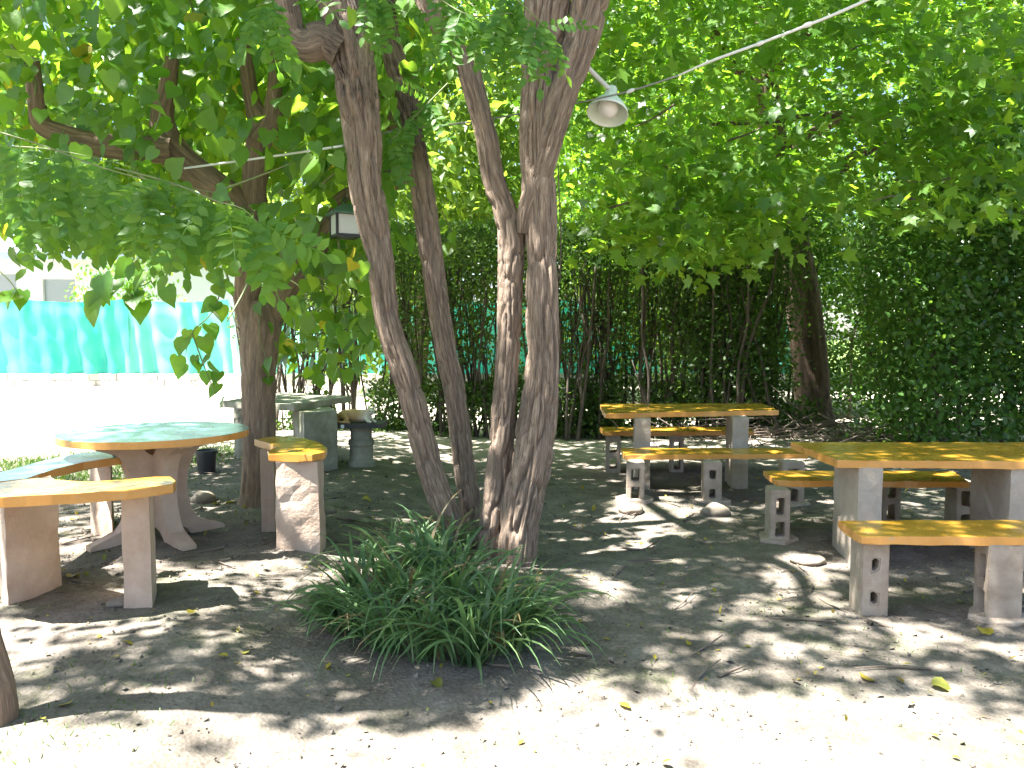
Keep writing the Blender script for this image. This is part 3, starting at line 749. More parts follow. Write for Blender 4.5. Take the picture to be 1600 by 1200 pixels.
# ================================================================== SHRUBS at the right
def shrub(label, box, n, mat, leaf, seed, stems, zs=(0, 1), T=T_oval, name='shrub', hole=.42):
    rs = np.random.default_rng(seed)
    (x0, x1, y0, y1, z1) = box
    cx, cy_ = (x0 + x1) / 2, (y0 + y1) / 2
    e = empty(name, (cx, cy_, float(gz(cx, cy_))), label, 'shrub')
    for k in range(stems):
        x = rs.uniform(x0, x1); y = rs.uniform(y0, y1); z = float(gz(x, y)) - .03; r0 = rs.uniform(.015, .04)
        P = [np.array([x, y, z])]; lean = rs.normal(0, .05, 2)
        for s in range(5): P.append(P[-1] + np.array([lean[0] + rs.normal(0, .06), lean[1] + rs.normal(0, .05), z1 / 6]))
        tube('stem', P, list(np.linspace(r0, r0 * .4, 6)), M['stem'], e, nring=8, step=.12, lump=.12, seed=seed + k)
    c = np.stack([rs.uniform(x0, x1, n // 22), rs.uniform(y0, y1, n // 22), z1 * (zs[0] + (zs[1] - zs[0]) * rs.beta(1.25, 1.15, n // 22))], -1)
    c = c[(LN(c[:, 0] * 1.3 + seed, c[:, 2] * 1.6) > hole * (1.15 - c[:, 2] / z1))]
    p = clump_points(c, 22, (.19, .19, .15), rs); p = p[p[:, 2] > .06]
    o = link('foliage', foliage_mesh('foliage', p, T(), leaf, rs, tip=(0, -.5, -.2), up=(0, -.6, .8), jitter=.55, mat=mat), None, e); tag(o, kind='stuff')
    return e
shrub('dense glossy dark green shrub filling the right edge behind the near table', (4.75, 8.2, 8.6, 10.6, 4.4), 40000, M['shrub'], .085, 71, 3, (.03, 1), hole=.3)
shrub('dark broadleaf shrub just right of the thick dark trunk', (5.35, 6.9, 10.8, 12.2, 3.8), 12000, M['shrub'], .08, 72, 7, (.03, 1), hole=.32)
shrub('loose brownish twiggy shrub between the hedge and the thick trunk', (2.5, 4.0, 11.0, 11.7, 3.3), 6500, M['hedge'], .07, 73, 9, (.05, 1), hole=.45)
shrub('shrub with bare lower stems at the far right in front of bright grass', (7.0, 10.6, 11.4, 13.6, 4.4), 22000, M['shrub'], .08, 74, 14, (.2, 1), hole=.35)
shrub('dark shrub thicket directly behind the thick trunk', (3.0, 8.0, 14.6, 16.4, 4.6), 34000, M['shrub'], .09, 75, 20, (.02, 1), hole=.3)

# ================================================================== TREES BEYOND THE HEDGE
def far_tree(label, X, Y, r, h, seed, n=900, leaf=.26, per=12, mat='far', trunk=.22):
    rs = np.random.default_rng(seed)
    e = empty('background_tree', (X, Y, 0), label, 'tree', 'trees beyond the netting')
    tube('trunk', [(X, Y, -.1), (X + .2, Y, h * .3), (X - .1, Y, h * .62)], [trunk, trunk * .8, trunk * .4], M['bark_dark'], e, nring=14, step=.3, ridge=.08, seed=seed)
    for k in range(7):
        a = np.array([X, Y, h * rs.uniform(.25, .6)]); b = a + np.array([rs.normal(0, r * .5), rs.normal(0, r * .5), h * rs.uniform(.1, .3)])
        tube('limb', [a, (a + b) / 2 + (0, 0, .2), b], [trunk * .4, trunk * .25, .02], M['bark_dark'], e, nring=7, step=.4)
    u = rs.normal(0, 1, (n, 3)); u /= np.linalg.norm(u, axis=1)[:, None]
    rad = rs.uniform(.25, 1, n) ** .45
    lump = 1 + .3 * np.sin(u[:, 0] * 5 + seed) * np.cos(u[:, 2] * 4 + seed * 2)
    c = np.array([X, Y, h * .56]) + u * (rad * lump)[:, None] * np.array([r, r, h * .45])
    c = c[c[:, 2] > .5]
    p = clump_points(c, per, (.42, .42, .3), rs)
    o = link('crown', foliage_mesh('crown', p, T_rhomb(), leaf, rs, tip=(0, -.3, -.4), up=(0, -.3, 1), jitter=.6, mat=M[mat], smooth=False), None, e); tag(o, kind='stuff')
far_tree('bright yellow-green tree above the hedge, right of the forked stems', 3.6, 28, 5.6, 15, 81, 2200)
far_tree('pale green tree above the hedge, seen between the middle stems', -2.4, 19.5, 3.6, 12.5, 82, 1500)
far_tree('tree added just behind the hedge for shade, above the farther right table', 3.4, 16.8, 3.0, 8.5, 89, 1100, .2, 12, 'maple', .14)  # extra tree, added to shade the ground beyond the hedge
far_tree('green tree behind the maple at the upper right', 12.5, 27, 6.0, 16, 83, 2000, mat='maple')
far_tree('tall green tree farthest to the right behind the shrubs', 20.5, 24, 5.5, 15, 84, 1000)
far_tree('tree behind the house, far left', -22, 44, 6.5, 13, 85, 900, .35)
far_tree('tree rising between house and hedge', -7.5, 36, 7, 17, 86, 2000, .32)
far_tree('low bright bushy tree just beyond the netting', 6.6, 24.5, 3.4, 8, 87, 900)
far_tree('small bluish green tree in front of the house windows', -12.6, 25.2, 1.1, 4.6, 88, 150, .16, 14, 'locust', .08)

# ================================================================== NETTING FENCE, LOW WALL, HOUSE
FY = 22.6
wall = empty('low_wall', (-6, FY, .12), 'low grey concrete block wall along the foot of the green netting', 'wall')
bm = bmesh.new(); bmesh.ops.create_cube(bm, size=1, matrix=Matrix.Diagonal((.39, .15, .19, 1))); bmesh.ops.bevel(bm, geom=bm.edges[:], offset=.008, segments=1, affect='EDGES')
blockme = bm_mesh('wall_block', bm); blockme.materials.append(M['walls'])
for c in range(2):
    for k in range(66):
        x = -17.6 + k * .40 + (.2 if c else 0)
        o = bpy.data.objects.new('block', blockme); col.objects.link(o); o.parent = wall
        o.location = (x + 6 + random.uniform(-.004, .004), random.uniform(-.006, .006), -.02 + .10 + c * .20); o.rotation_euler = (0, 0, random.uniform(-.01, .01))
def cloth_mat():
    m, nt, b = newmat('netting')
    p = pos(nt); mp = N(nt, 'ShaderNodeMapping'); mp.inputs['Scale'].default_value = (1.4, 1, .3); nt.links.new(p, mp.inputs[0])
    n = noise(nt, mp.outputs[0], 2.5, 5, .6)
    r = ramp(nt, [(.3, (.03, .36, .32)), (.7, (.12, .55, .50))]); nt.links.new(n.outputs[0], r.inputs[0])
    oi = nt.nodes.new('ShaderNodeObjectInfo'); fd = N(nt, 'ShaderNodeMath', operation='MULTIPLY'); nt.links.new(oi.outputs['Random'], fd.inputs[0]); fd.inputs[1].default_value = .8
    nt.links.new(mixc(nt, fd.outputs[0], r.outputs[0], (.5, .72, .69)), b.inputs['Base Color'])
    b.inputs['Roughness'].default_value = .6
    t = nt.nodes.new('ShaderNodeBsdfTranslucent'); t.inputs[0].default_value = (.02, .55, .46, 1)
    mx = nt.nodes.new('ShaderNodeMixShader'); mx.inputs[0].default_value = .45
    nt.links.new(b.outputs[0], mx.inputs[1]); nt.links.new(t.outputs[0], mx.inputs[2]); nt.links.new(mx.outputs[0], nt.nodes['Material Output'].inputs[0])
    return m
M['cloth'] = cloth_mat()
M['post'] = simple('post_metal', (.10, .30, .24), .5, (.14, .36, .3), 6, .1)
fence = empty('netting_fence', (-6, FY, .12), 'turquoise green shade netting stretched between posts behind the yard', 'fence')
xs = [-17.5, -14.4, -11.3, -8.2, -5.1, -2.0, 1.1, 4.2, 7.3, 8.7]
for i, x in enumerate(xs):
    tube('post', [(x, FY + .10, .1), (x, FY + .10, 2.75)], [.035, .035], M['post'], fence, nring=10, step=.5)
for i in range(len(xs) - 1):
    x0, x1 = xs[i] - .06, xs[i + 1] + .06
    nu, nv = 90, 26
    u, v = np.meshgrid(np.linspace(0, 1, nu), np.linspace(0, 1, nv))
    sag = .10 * np.sin(np.pi * u) * v ** 4
    slack = .17 * np.sin(u * 34 + i * 3 + 3.2 * v + 3 * LN(u * 4 + i, v)) * (1 - .4 * v) * (.4 + LN2(u * 5 + i * 3, v * .5)) + .06 * (LN(u * 7 + i * 9, v * 3) - .5) + .03 * np.sin(v * 17 + 2 * u)
    X = x0 + (x1 - x0) * u; Z = .49 + (2.68 - .49) * v - sag; Yc = FY + .03 - .02 * (i % 2) - slack * np.sin(np.pi * np.clip(u, .02, .98)) ** .5
    a = (np.arange(nv - 1)[:, None] * nu + np.arange(nu - 1)[None]); q = np.stack([a, a + 1, a + nu + 1, a + nu], -1).reshape(-1, 4)
    link('netting_panel', np_mesh('netting_panel', np.stack([X, Yc, Z], -1).reshape(-1, 3), q.ravel(), np.full(len(q), 4), True), M['cloth'], fence)

M['plaster'] = simple('cream_plaster', (.56, .59, .58), .9, (.62, .645, .63), 2, .2)
M['roofs'] = simple('grey_blue_roofing', (.16, .20, .27), .6, (.22, .27, .34), 3, .3)
M['white'] = simple('white_paint', (.75, .75, .74), .5, (.8, .8, .79), 6, .05)
M['soffit'] = simple('grey_soffit', (.42, .42, .42), .7, (.5, .5, .49), 3, .1)
def glass_mat():
    m, nt, b = newmat('window_glass'); b.inputs['Base Color'].default_value = (.22, .25, .27, 1); b.inputs['Roughness'].default_value = .05; b.inputs['Specular IOR Level'].default_value = .9
    return m
M['glass'] = glass_mat()
def box(name, lo, hi, mat, parent, bev=.0):
    bm = bmesh.new(); lo = Vector(lo); hi = Vector(hi); c = (lo + hi) / 2; s = hi - lo
    bmesh.ops.create_cube(bm, size=1, matrix=Matrix.Translation(c) @ Matrix.Diagonal((s.x, s.y, s.z, 1)))
    if bev: bmesh.ops.bevel(bm, geom=bm.edges[:], offset=bev, segments=2, affect='EDGES')
    return link(name, bm_mesh(name, bm), mat, parent)
WY = 28.5
house = empty('house', (-16, WY, 0), 'cream house with blue-grey roof and white windows behind netting', 'building')
wins = []
def win_rect(x0, x1, y0, y1):
    a = atY(x0, y0, WY); b = atY(x1, y1, WY); return (a.x, b.x, b.z, a.z)
wins = [win_rect(-22, 28, 428, 500), win_rect(66, 119, 436, 500), win_rect(143, 160, 440, 480), win_rect(-110, -60, 428, 500)]
# front wall as a grid with real openings
xsw = sorted({-26.0, -8.6, *[w[0] for w in wins], *[w[1] for w in wins]}); zsw = sorted({-.2, 4.6, *[w[2] for w in wins], *[w[3] for w in wins]})
bm = bmesh.new()
for i in range(len(xsw) - 1):
    for k in range(len(zsw) - 1):
        mx_, mz_ = (xsw[i] + xsw[i + 1]) / 2, (zsw[k] + zsw[k + 1]) / 2
        if any(w[0] < mx_ < w[1] and w[2] < mz_ < w[3] for w in wins): continue
        bm.faces.new([bm.verts.new(c) for c in ((xsw[i], WY, zsw[k]), (xsw[i + 1], WY, zsw[k]), (xsw[i + 1], WY, zsw[k + 1]), (xsw[i], WY, zsw[k + 1]))])
bmesh.ops.remove_doubles(bm, verts=bm.verts, dist=.001)
r_ = bmesh.ops.extrude_face_region(bm, geom=bm.faces[:])
bmesh.ops.translate(bm, verts=[v for v in r_['geom'] if isinstance(v, bmesh.types.BMVert)], vec=(0, .22, 0))
link('wall', bm_mesh('wall', bm), M['plaster'], house)
box('side_wall', (-8.85, WY + .22, -.2), (-8.62, WY + 7, 4.6), M['plaster'], house)
bm = bmesh.new()
vv = [bm.verts.new(c) for c in ((-26.5, WY - .8, 4.57), (-8.1, WY - .8, 4.57), (-8.1, WY + 8, 4.57), (-26.5, WY + 8, 4.57), (-24, WY + 3.6, 6.7), (-11, WY + 3.6, 6.7))]
for f in ((0, 1, 5, 4), (1, 2, 5), (2, 3, 4, 5), (3, 0, 4), (0, 3, 2, 1)): bm.faces.new([vv[i] for i in f])
rf = link('roof', bm_mesh('roof', bm), M['roofs'], house)
box('fascia', (-26.5, WY - .86, 4.36), (-8.1, WY - .803, 4.61), M['roofs'], house)
for k, w in enumerate(wins):
    wo = box('window', (w[0], WY + .12, w[2]), (w[1], WY + .14, w[3]), M['glass'], house)
    fr = bmesh.new()
    def bar(x0, x1, z0, z1): bmesh.ops.create_cube(fr, size=1, matrix=Matrix.Translation(((x0 + x1) / 2, WY + .09, (z0 + z1) / 2)) @ Matrix.Diagonal((x1 - x0, .05, z1 - z0, 1)))
    t_ = .06
    bar(w[0], w[1], w[3] - t_, w[3]); bar(w[0], w[1], w[2], w[2] + t_)
    nm = 3 if k in (0, 1, 3) else 2
    for j in range(nm): xx = w[0] + (w[1] - w[0] - t_) * j / (nm - 1); bar(xx, xx + t_, w[2] + t_, w[3] - t_)
    zz = w[2] + (w[3] - w[2]) * .55; bar(w[0] + t_, w[1] - t_, zz, zz + .045)
    link('frame', bm_mesh('frame', fr), M['white'], wo)

# ================================================================== TABLES AND BENCHES, right
def top_of(px, z): return [tuple(at(x, y, z)[:2]) for x, y in px]
def table(name, label, top_px, z, th, legs, legmat, group, topmat='yellow', edgemat='orange', cat='table', seed=0):
    pts = top_of(top_px, z); c = np.mean(np.array(pts), 0)
    e = empty(name, (c[0], c[1], float(gz(c[0], c[1]))), label, cat, group)
    me = extrude_poly('top', pts, z - th, z, jit=.0045, seed=seed)
    me.materials.append(M[topmat]); me.materials.append(M[edgemat])
    for p in me.polygons:
        if p.normal.z < .6: p.material_index = 1
    link('top', me, None, e)
    return e
def quad(px, py, wfront, depth, ang):
    """footprint from a front-left corner on the ground, width to the right and depth away, turned by ang"""
    p = on_ground(px, py); ca, sa = math.cos(ang), math.sin(ang)
    f = lambda u, v: (p.x + u * ca - v * sa, p.y + u * sa + v * ca)
    return [f(0, 0), f(wfront, 0), f(wfront, depth), f(0, depth)]
def leg_slab(parent, c, ztop, mat, seed, name='leg', amp=.006, taper=0):
    z0 = min(float(gz(p[0], p[1])) for p in c) - .06
    return link(name, rough_box(name, c, z0, ztop, amp, seed, taper), M[mat], parent)
def hollow_block(parent, c, ztop, hole='front', seed=0, pad=True, mat='block', hs=.23):
    """upright hollow block: two openings through it, front to back or side to side"""
    a, b, d = np.array(c[0]), np.array(c[1]), np.array(c[3])
    if hole == 'side': a, b, d = np.array(c[3]), np.array(c[0]), np.array(c[2])
    U = b - a; V = d - a
    z0 = float(gz(*(a + U / 2))) - .03; hh = ztop - z0
    us = [0, .5 - hs, .5 + hs, 1]; zs = [0, .29 - hs * .62, .29 + hs * .62, .71 - hs * .62, .71 + hs * .62, 1]
    rs_ = np.random.default_rng(500 + seed)
    bm = bmesh.new(); vc = {}
    ju = rs_.normal(0, .02, (4, 6)); jz = rs_.normal(0, .012, (4, 6))
    ju[0] = ju[3] = 0; jz[:, 0] = jz[:, 5] = 0
    def vt(i, k, s):
        if (i, k, s) not in vc:
            q = a + U * (us[i] + ju[i, k]) + V * s; vc[(i, k, s)] = bm.verts.new((q[0], q[1], z0 + hh * (zs[k] + jz[i, k])))
        return vc[(i, k, s)]
    solid = lambda i, k: 0 <= i < 3 and 0 <= k < 5 and not (i == 1 and k in (1, 3))
    for i in range(3):
        for k in range(5):
            if not solid(i, k): continue
            bm.faces.new((vt(i, k, 0), vt(i + 1, k, 0), vt(i + 1, k + 1, 0), vt(i, k + 1, 0)))
            bm.faces.new((vt(i, k, 1), vt(i, k + 1, 1), vt(i + 1, k + 1, 1), vt(i + 1, k, 1)))
            if not solid(i - 1, k): bm.faces.new((vt(i, k, 0), vt(i, k + 1, 0), vt(i, k + 1, 1), vt(i, k, 1)))
            if not solid(i + 1, k): bm.faces.new((vt(i + 1, k, 0), vt(i + 1, k, 1), vt(i + 1, k + 1, 1), vt(i + 1, k + 1, 0)))
            if not solid(i, k - 1): bm.faces.new((vt(i, k, 0), vt(i, k, 1), vt(i + 1, k, 1), vt(i + 1, k, 0)))
            if not solid(i, k + 1): bm.faces.new((vt(i, k + 1, 0), vt(i + 1, k + 1, 0), vt(i + 1, k + 1, 1), vt(i, k + 1, 1)))
    bmesh.ops.recalc_face_normals(bm, faces=bm.faces)
    sharp = [e_ for e_ in bm.edges if e_.is_manifold and e_.calc_face_angle(0) > .6]
    bmesh.ops.bevel(bm, geom=sharp, offset=.007, segments=2, affect='EDGES')
    link('leg', bm_mesh('leg', bm), M[mat], parent)
    if pad:
        m_ = (np.array(c[0]) + np.array(c[2])) / 2
        pp = [(m_[0] + (np.linalg.norm(U) * .5 + .06 * rs_.uniform(.6, 1.3)) * math.cos(t_) * 1.15, m_[1] + (np.linalg.norm(V) * .5 + .06 * rs_.uniform(.6, 1.3)) * math.sin(t_)) for t_ in np.linspace(0, 2 * math.pi, 12, endpoint=False)]
        zz = float(gz(m_[0], m_[1]))
        link('footing', extrude_poly('footing', pp, zz - .08, zz + .022, .008, .006, seed=seed), M[mat], parent)
YAW = R(-7)
GT, GB = 'ochre painted rectangular tables', 'ochre painted benches on hollow blocks'
t = table('garden_table', 'ochre slab table nearest on the right, cut by the frame', [(1236, 691), (1309, 719), (1790, 722), (1690, 691)], .72, .05, None, None, GT, seed=1)
leg_slab(t, quad(1338, 893, .15, .55, YAW), .672, 'beige', 1); leg_slab(t, quad(1574, 893, .15, .55, YAW), .672, 'beige', 2)
b = table('bench', 'ochre bench nearest the camera on the right, in front of near table', [(1309, 813), (1346, 838), (1668, 840), (1622, 813)], .45, .045, None, None, GB, cat='bench', seed=2)
hollow_block(b, quad(1344, 962, .145, .20, YAW), .407, 'front', 1, False, hs=.13); hollow_block(b, quad(1542, 972, .18, .15, R(-4)), .407, 'side', 2)
b = table('bench', 'ochre bench on the far side of the near right table', [(1190, 735), (1216, 751), (1515, 753), (1488, 736)], .45, .045, None, None, GB, cat='bench', seed=3)
hollow_block(b, quad(1203, 848, .14, .20, YAW), .407, 'front', 3); hollow_block(b, quad(1492, 835, .15, .20, YAW), .407, 'front', 4); hollow_block(b, quad(1378, 818, .14, .18, YAW), .407, 'front', 14, False)
t = table('garden_table', 'smaller-looking ochre slab table farther back beside the forked tree', [(938, 631), (945, 646), (1217, 641), (1190, 630)], .77, .05, None, None, GT, seed=4)
leg_slab(t, quad(991, 764, .155, .45, YAW), .722, 'beige', 3); leg_slab(t, quad(1143, 764, .16, .45, YAW), .722, 'beige', 4)
b = table('bench', 'sunlit ochre bench in front of the farther right table', [(970, 700), (976, 711), (1262, 709), (1236, 700)], .45, .045, None, None, GB, cat='bench', seed=5)
hollow_block(b, quad(979, 786, .155, .2, YAW), .407, 'front', 5); hollow_block(b, quad(1099, 785, .16, .2, YAW), .407, 'front', 6, hs=.17); hollow_block(b, quad(1222, 790, .19, .2, YAW), .407, 'front', 7)
b = table('bench', 'shaded ochre bench behind the farther right table', [(938, 667), (942, 675), (1178, 674), (1164, 667)], .45, .045, None, None, GB, cat='bench', seed=6)
hollow_block(b, quad(946, 738, .17, .2, YAW), .407, 'front', 8, False); hollow_block(b, quad(1047, 738, .15, .2, YAW), .407, 'front', 9, False); hollow_block(b, quad(1140, 738, .15, .2, YAW), .407, 'front', 10, False)

# ================================================================== ROUND TABLE AND CURVED BENCHES, left
ZT, ZS = .12 + .765, .12 + .645
ct = at(244, 673, ZT); TCX, TCY, TR = ct.x, ct.y, .59
gt = float(gz(TCX, TCY))
e = empty('round_table', (TCX, TCY, gt), 'round orange-rimmed table, turquoise reflection painted into its top, on a pinkish cross-shaped pedestal', 'table')
me = extrude_poly('top', [(TCX + TR * math.cos(t_), TCY + TR * math.sin(t_)) for t_ in np.linspace(0, 2 * math.pi, 72, endpoint=False)], ZT - .045, ZT, .007, .0015, False)
me.materials.append(M['teal_reflection']); me.materials.append(M['orange'])
for p in me.polygons:
    if p.normal.z < .6: p.material_index = 1
link('top', me, None, e)
def pedestal_profile():
    P = [(.20, 0), (.45, 0), (.445, .03)]
    for k in range(2, 15):                      # concave outer side
        a_ = k / 16; zz = a_ * .70; P.append((.18 + .27 * (1 - math.sqrt(1 - (.985 * (2 * a_ - 1)) ** 2)), zz))
    P += [(.435, .668), (.44, .70), (.13, .70)]
    for k in range(1, 6):
        a_ = k / 6 * math.pi / 2; P.append((.13 * math.cos(a_), .70 - .13 * math.sin(a_)))
    top_mid = (0, .57)
    B = []
    for k in range(1, 7):
        a_ = k / 7 * math.pi / 2; B.append((.20 * math.sin(a_), .10 * math.cos(a_)))
    right = P
    left = [(-x, z) for x, z in P][::-1]
    arch = [(-x, z) for x, z in B][::-1] + [(0, .10)] + B
    return right + [top_mid] + left + arch
def pedestal_slab(ang, th, half=None):
    prof = pedestal_profile(); ca, sa = math.cos(ang), math.sin(ang)
    bm = bmesh.new()
    sc_ = (ZT - .045 - gt + .02) / .70
    def w(s, z, o): return (TCX + s * ca - o * sa, TCY + s * sa + o * ca, gt - .02 + z * sc_)
    A = [bm.verts.new(w(s, z, -th / 2)) for s, z in prof]; B = [bm.verts.new(w(s, z, th / 2)) for s, z in prof]
    fa = bm.faces.new(A); fb = bm.faces.new(B[::-1]); n = len(prof)
    for i in range(n): bm.faces.new((A[i], B[i], B[(i + 1) % n], A[(i + 1) % n]))
    bmesh.ops.bevel(bm, geom=[q_ for q_ in bm.edges if q_ in fa.edges[:] or q_ in fb.edges[:]], offset=.006, segments=2, affect='EDGES')
    bmesh.ops.triangulate(bm, faces=[f for f in bm.faces if len(f.verts) > 4])
    return link('pedestal_slab', bm_mesh('pedestal_slab', bm), M['pink'], e)
pedestal_slab(R(-42), .10); pedestal_slab(R(48), .098)

def seat(label, px, z, seed, topmat='yellow'):
    pts = top_of(px, z); c = np.mean(np.array(pts), 0)
    q_ = empty('curved_bench', (c[0], c[1], float(gz(c[0], c[1]))), label, 'bench', 'curved benches round the round table')
    me = extrude_poly('seat', pts, z - .05, z, .007, .0025, True, seed)
    me.materials.append(M[topmat]); me.materials.append(M['orange'])
    for p in me.polygons:
        if p.normal.z < .6: p.material_index = 1
    link('seat', me, None, q_); return q_
# nearest bench, cut by the left edge
s1 = seat('curved ochre bench nearest the camera at the left edge', [(-75, 772), (-40, 760), (10, 752), (60, 746), (90, 750), (140, 753), (190, 750), (240, 745), (268, 744), (275, 751), (272, 756), (200, 765), (120, 771), (40, 775), (-30, 778)], ZS, 11)
leg_slab(s1, [tuple(on_ground(*q_)[:2]) for q_ in ((193, 950), (238, 950), (245, 915), (205, 915))], ZS - .052, 'pink', 11, amp=.007, taper=.05)
leg_slab(s1, [tuple(on_ground(*q_)[:2]) for q_ in ((12, 948), (97, 915), (85, 895), (-6, 925))], ZS - .052, 'pink', 12, amp=.007)
# right bench seen end on
s2 = seat('curved ochre bench right of the round table, seen from its end', [(397, 686), (418, 683), (440, 681), (472, 684), (499, 691), (511, 700), (508, 706), (488, 710), (420, 709), (418, 704), (434, 698), (418, 692)], ZS, 12)
leg_slab(s2, [tuple(on_ground(*q_)[:2]) for q_ in ((431, 858), (500, 866), (509, 852), (440, 840))], ZS - .052, 'pink', 13, amp=.007, taper=.06)
leg_slab(s2, [tuple(on_ground(*q_)[:2]) for q_ in ((408, 832), (430, 832), (440, 812), (418, 812))], ZS - .052, 'pink', 14, amp=.007)
# back-left bench
s3 = seat('curved bench, turquoise reflection painted into its seat, behind the round table, left side', [(-60, 745), (0, 738), (60, 722), (120, 708), (190, 702), (197, 706), (194, 713), (130, 722), (70, 737), (40, 748), (0, 752), (-60, 762)], ZS - .03, 13, 'teal_reflection')
leg_slab(s3, [tuple(on_ground(*q_)[:2]) for q_ in ((142, 836), (176, 838), (178, 815), (146, 812))], ZS - .082, 'pink', 15, amp=.007)
leg_slab(s3, [tuple(on_ground(*q_)[:2]) for q_ in ((-40, 880), (10, 870), (0, 850), (-50, 860))], ZS - .082, 'pink', 16, amp=.007)

# grey concrete table behind
zg = .12 + .70
e = empty('concrete_table', tuple(at(450, 622, zg)[:2]) + (.12,), 'bare grey concrete table behind the pollarded tree trunk', 'table')
me = extrude_poly('top', top_of([(343, 627), (460, 632), (549, 619), (440, 613)], zg), zg - .07, zg, .008, .004, True, 21); link('top', me, M['grey'], e)
leg_slab(e, [tuple(on_ground(*q_)[:2]) for q_ in ((476, 742), (529, 733), (512, 720), (458, 728))], zg - .072, 'grey', 21, amp=.01)
leg_slab(e, [tuple(on_ground(*q_)[:2]) for q_ in ((366, 716), (380, 716), (384, 704), (372, 704))], zg - .072, 'grey', 22, amp=.01)

# ================================================================== CAT ON ITS PEDESTAL
pb = on_ground(565, 727)
PZ = 0.60
M['darkiron'] = simple('dark_iron', (.03, .03, .033), .6, (.06, .06, .06), 9, .2)
e = empty('grill_stand', tuple(pb), 'short grey pillar stand with dark slab top under the cat', 'stand')
def lathe(name, prof, c, mat, parent, n=28):
    V = []; 
    for r, z in prof:
        for k in range(n): V.append((c[0] + r * math.cos(2 * math.pi * k / n), c[1] + r * math.sin(2 * math.pi * k / n), z))
    q = []
    for i in range(len(prof) - 1):
        for k in range(n): q.append((i * n + k, i * n + (k + 1) % n, (i + 1) * n + (k + 1) % n, (i + 1) * n + k))
    f = [list(x) for x in q] + [list(range((len(prof) - 1) * n, len(prof) * n)), list(range(n))[::-1]]
    me = np_mesh(name, np.array(V), np.concatenate([np.array(x) for x in f]), [len(x) for x in f], False)
    return link(name, me, mat, parent)
g0 = pb.z - .05
lathe('pillar', [(.15, g0), (.15, g0 + .10), (.125, g0 + .12), (.125, .34), (.14, .36), (.14, .40), (.115, .42), (.115, .50), (.13, PZ - .05)], (pb.x, pb.y), M['grey'], e)
c = (pb.x - .02, pb.y)
link('slab', extrude_poly('slab', [(c[0] - .30, c[1] - .18), (c[0] + .28, c[1] - .18), (c[0] + .28, c[1] + .18), (c[0] - .30, c[1] + .18)], PZ - .05, PZ, .006, .002), M['darkiron'], e)
box('tag_plate', (c[0] - .16, c[1] - .189, PZ - .045), (c[0] - .125, c[1] - .182, PZ - .008), M['white'], e)
def cat_mat():
    m, nt, b = newmat('cream_fur')
    tc = nt.nodes.new('ShaderNodeTexCoord').outputs['Object']
    n = noise(nt, tc, 9, 5, .6); n2 = noise(nt, tc, 160, 3, .7)
    sx = N(nt, 'ShaderNodeSeparateXYZ'); nt.links.new(tc, sx.inputs[0])
    ad = N(nt, 'ShaderNodeMath', operation='MULTIPLY_ADD'); nt.links.new(sx.outputs[0], ad.inputs[0]); ad.inputs[1].default_value = 2.6; nt.links.new(n.outputs[0], ad.inputs[2])
    r = ramp(nt, [(.42, (.50, .33, .17)), (.72, (.62, .50, .36)), (.86, (.72, .67, .58))]); nt.links.new(ad.outputs[0], r.inputs[0])
    nt.links.new(r.outputs[0], b.inputs['Base Color']); b.inputs['Roughness'].default_value = .9; b.inputs['Specular IOR Level'].default_value = .1
    bump(nt, b, n2.outputs[0], .8, .006)
    return m
M['fur'] = cat_mat()
cat = empty('cat', (pb.x - .03, pb.y - .02, PZ), 'cream and ginger cat lying on the pillar stand beside the grey table', 'cat')
def skin(name, verts, edges, rad, mat, parent, sub=2):
    me = bpy.data.meshes.new(name); me.from_pydata(verts, edges, [])
    o = bpy.data.objects.new(name, me); col.objects.link(o)
    m = o.modifiers.new('skin', 'SKIN'); m.use_smooth_shade = True
    for i, r in enumerate(rad):
        me.skin_vertices[0].data[i].radius = (r, r) if np.ndim(r) == 0 else r
    me.skin_vertices[0].data[0].use_root = True
    s = o.modifiers.new('sub', 'SUBSURF'); s.levels = sub; s.render_levels = sub
    me.materials.append(mat); o.parent = parent
    return o
# lying: body along x, head at +x turned to the camera, forelegs forward, hind leg folded
vs_ = [(-.06, 0, .075), (-.13, .01, .08), (-.19, .01, .065), (-.22, .0, .04),            # pelvis end
       (.02, 0, .075), (.08, -.005, .08), (.115, -.015, .105), (.15, -.03, .125), (.162, -.062, .117), (.166, -.086, .107),     # chest, neck, head, muzzle
       (.10, -.05, .045), (.125, -.09, .022), (.165, -.125, .016),                              # foreleg
       (.13, .03, .035), (.175, -.03, .018), (.205, -.075, .016),                               # other foreleg
       (-.14, -.06, .06), (-.09, -.095, .04), (-.13, -.11, .018), (-.08, -.125, .014),            # hind leg: hip, knee forward, hock back, foot
       (-.25, -.05, .03), (-.22, -.11, .022), (-.15, -.145, .018), (-.05, -.155, .015)]           # tail curled round
ed = [(0, 1), (1, 2), (2, 3), (0, 4), (4, 5), (5, 6), (6, 7), (7, 8), (8, 9), (5, 10), (10, 11), (11, 12), (5, 13), (13, 14), (14, 15), (1, 16), (16, 17), (17, 18), (18, 19), (3, 20), (20, 21), (21, 22), (22, 23)]
ra = [.074, .077, .06, .03, .072, .066, .046, .046, .036, .018, .028, .019, .016, .026, .018, .016, .046, .028, .017, .014, .016, .015, .014, .011]
body = skin('body', vs_, ed, ra, M['fur'], cat)
M['ear'] = simple('ear_pink', (.55, .33, .24), .9, (.62, .42, .32), 20, 0)
M['eye'] = simple('cat_eye', (.16, .13, .03), .1, None, 5, 0)
M['nose'] = simple('cat_nose', (.42, .17, .15), .5, None, 5, 0)
def small(name, verts, faces, mat, parent):
    me = bpy.data.meshes.new(name); me.from_pydata(verts, [], faces); me.materials.append(mat)
    o = bpy.data.objects.new(name, me); col.objects.link(o); o.parent = parent; return o
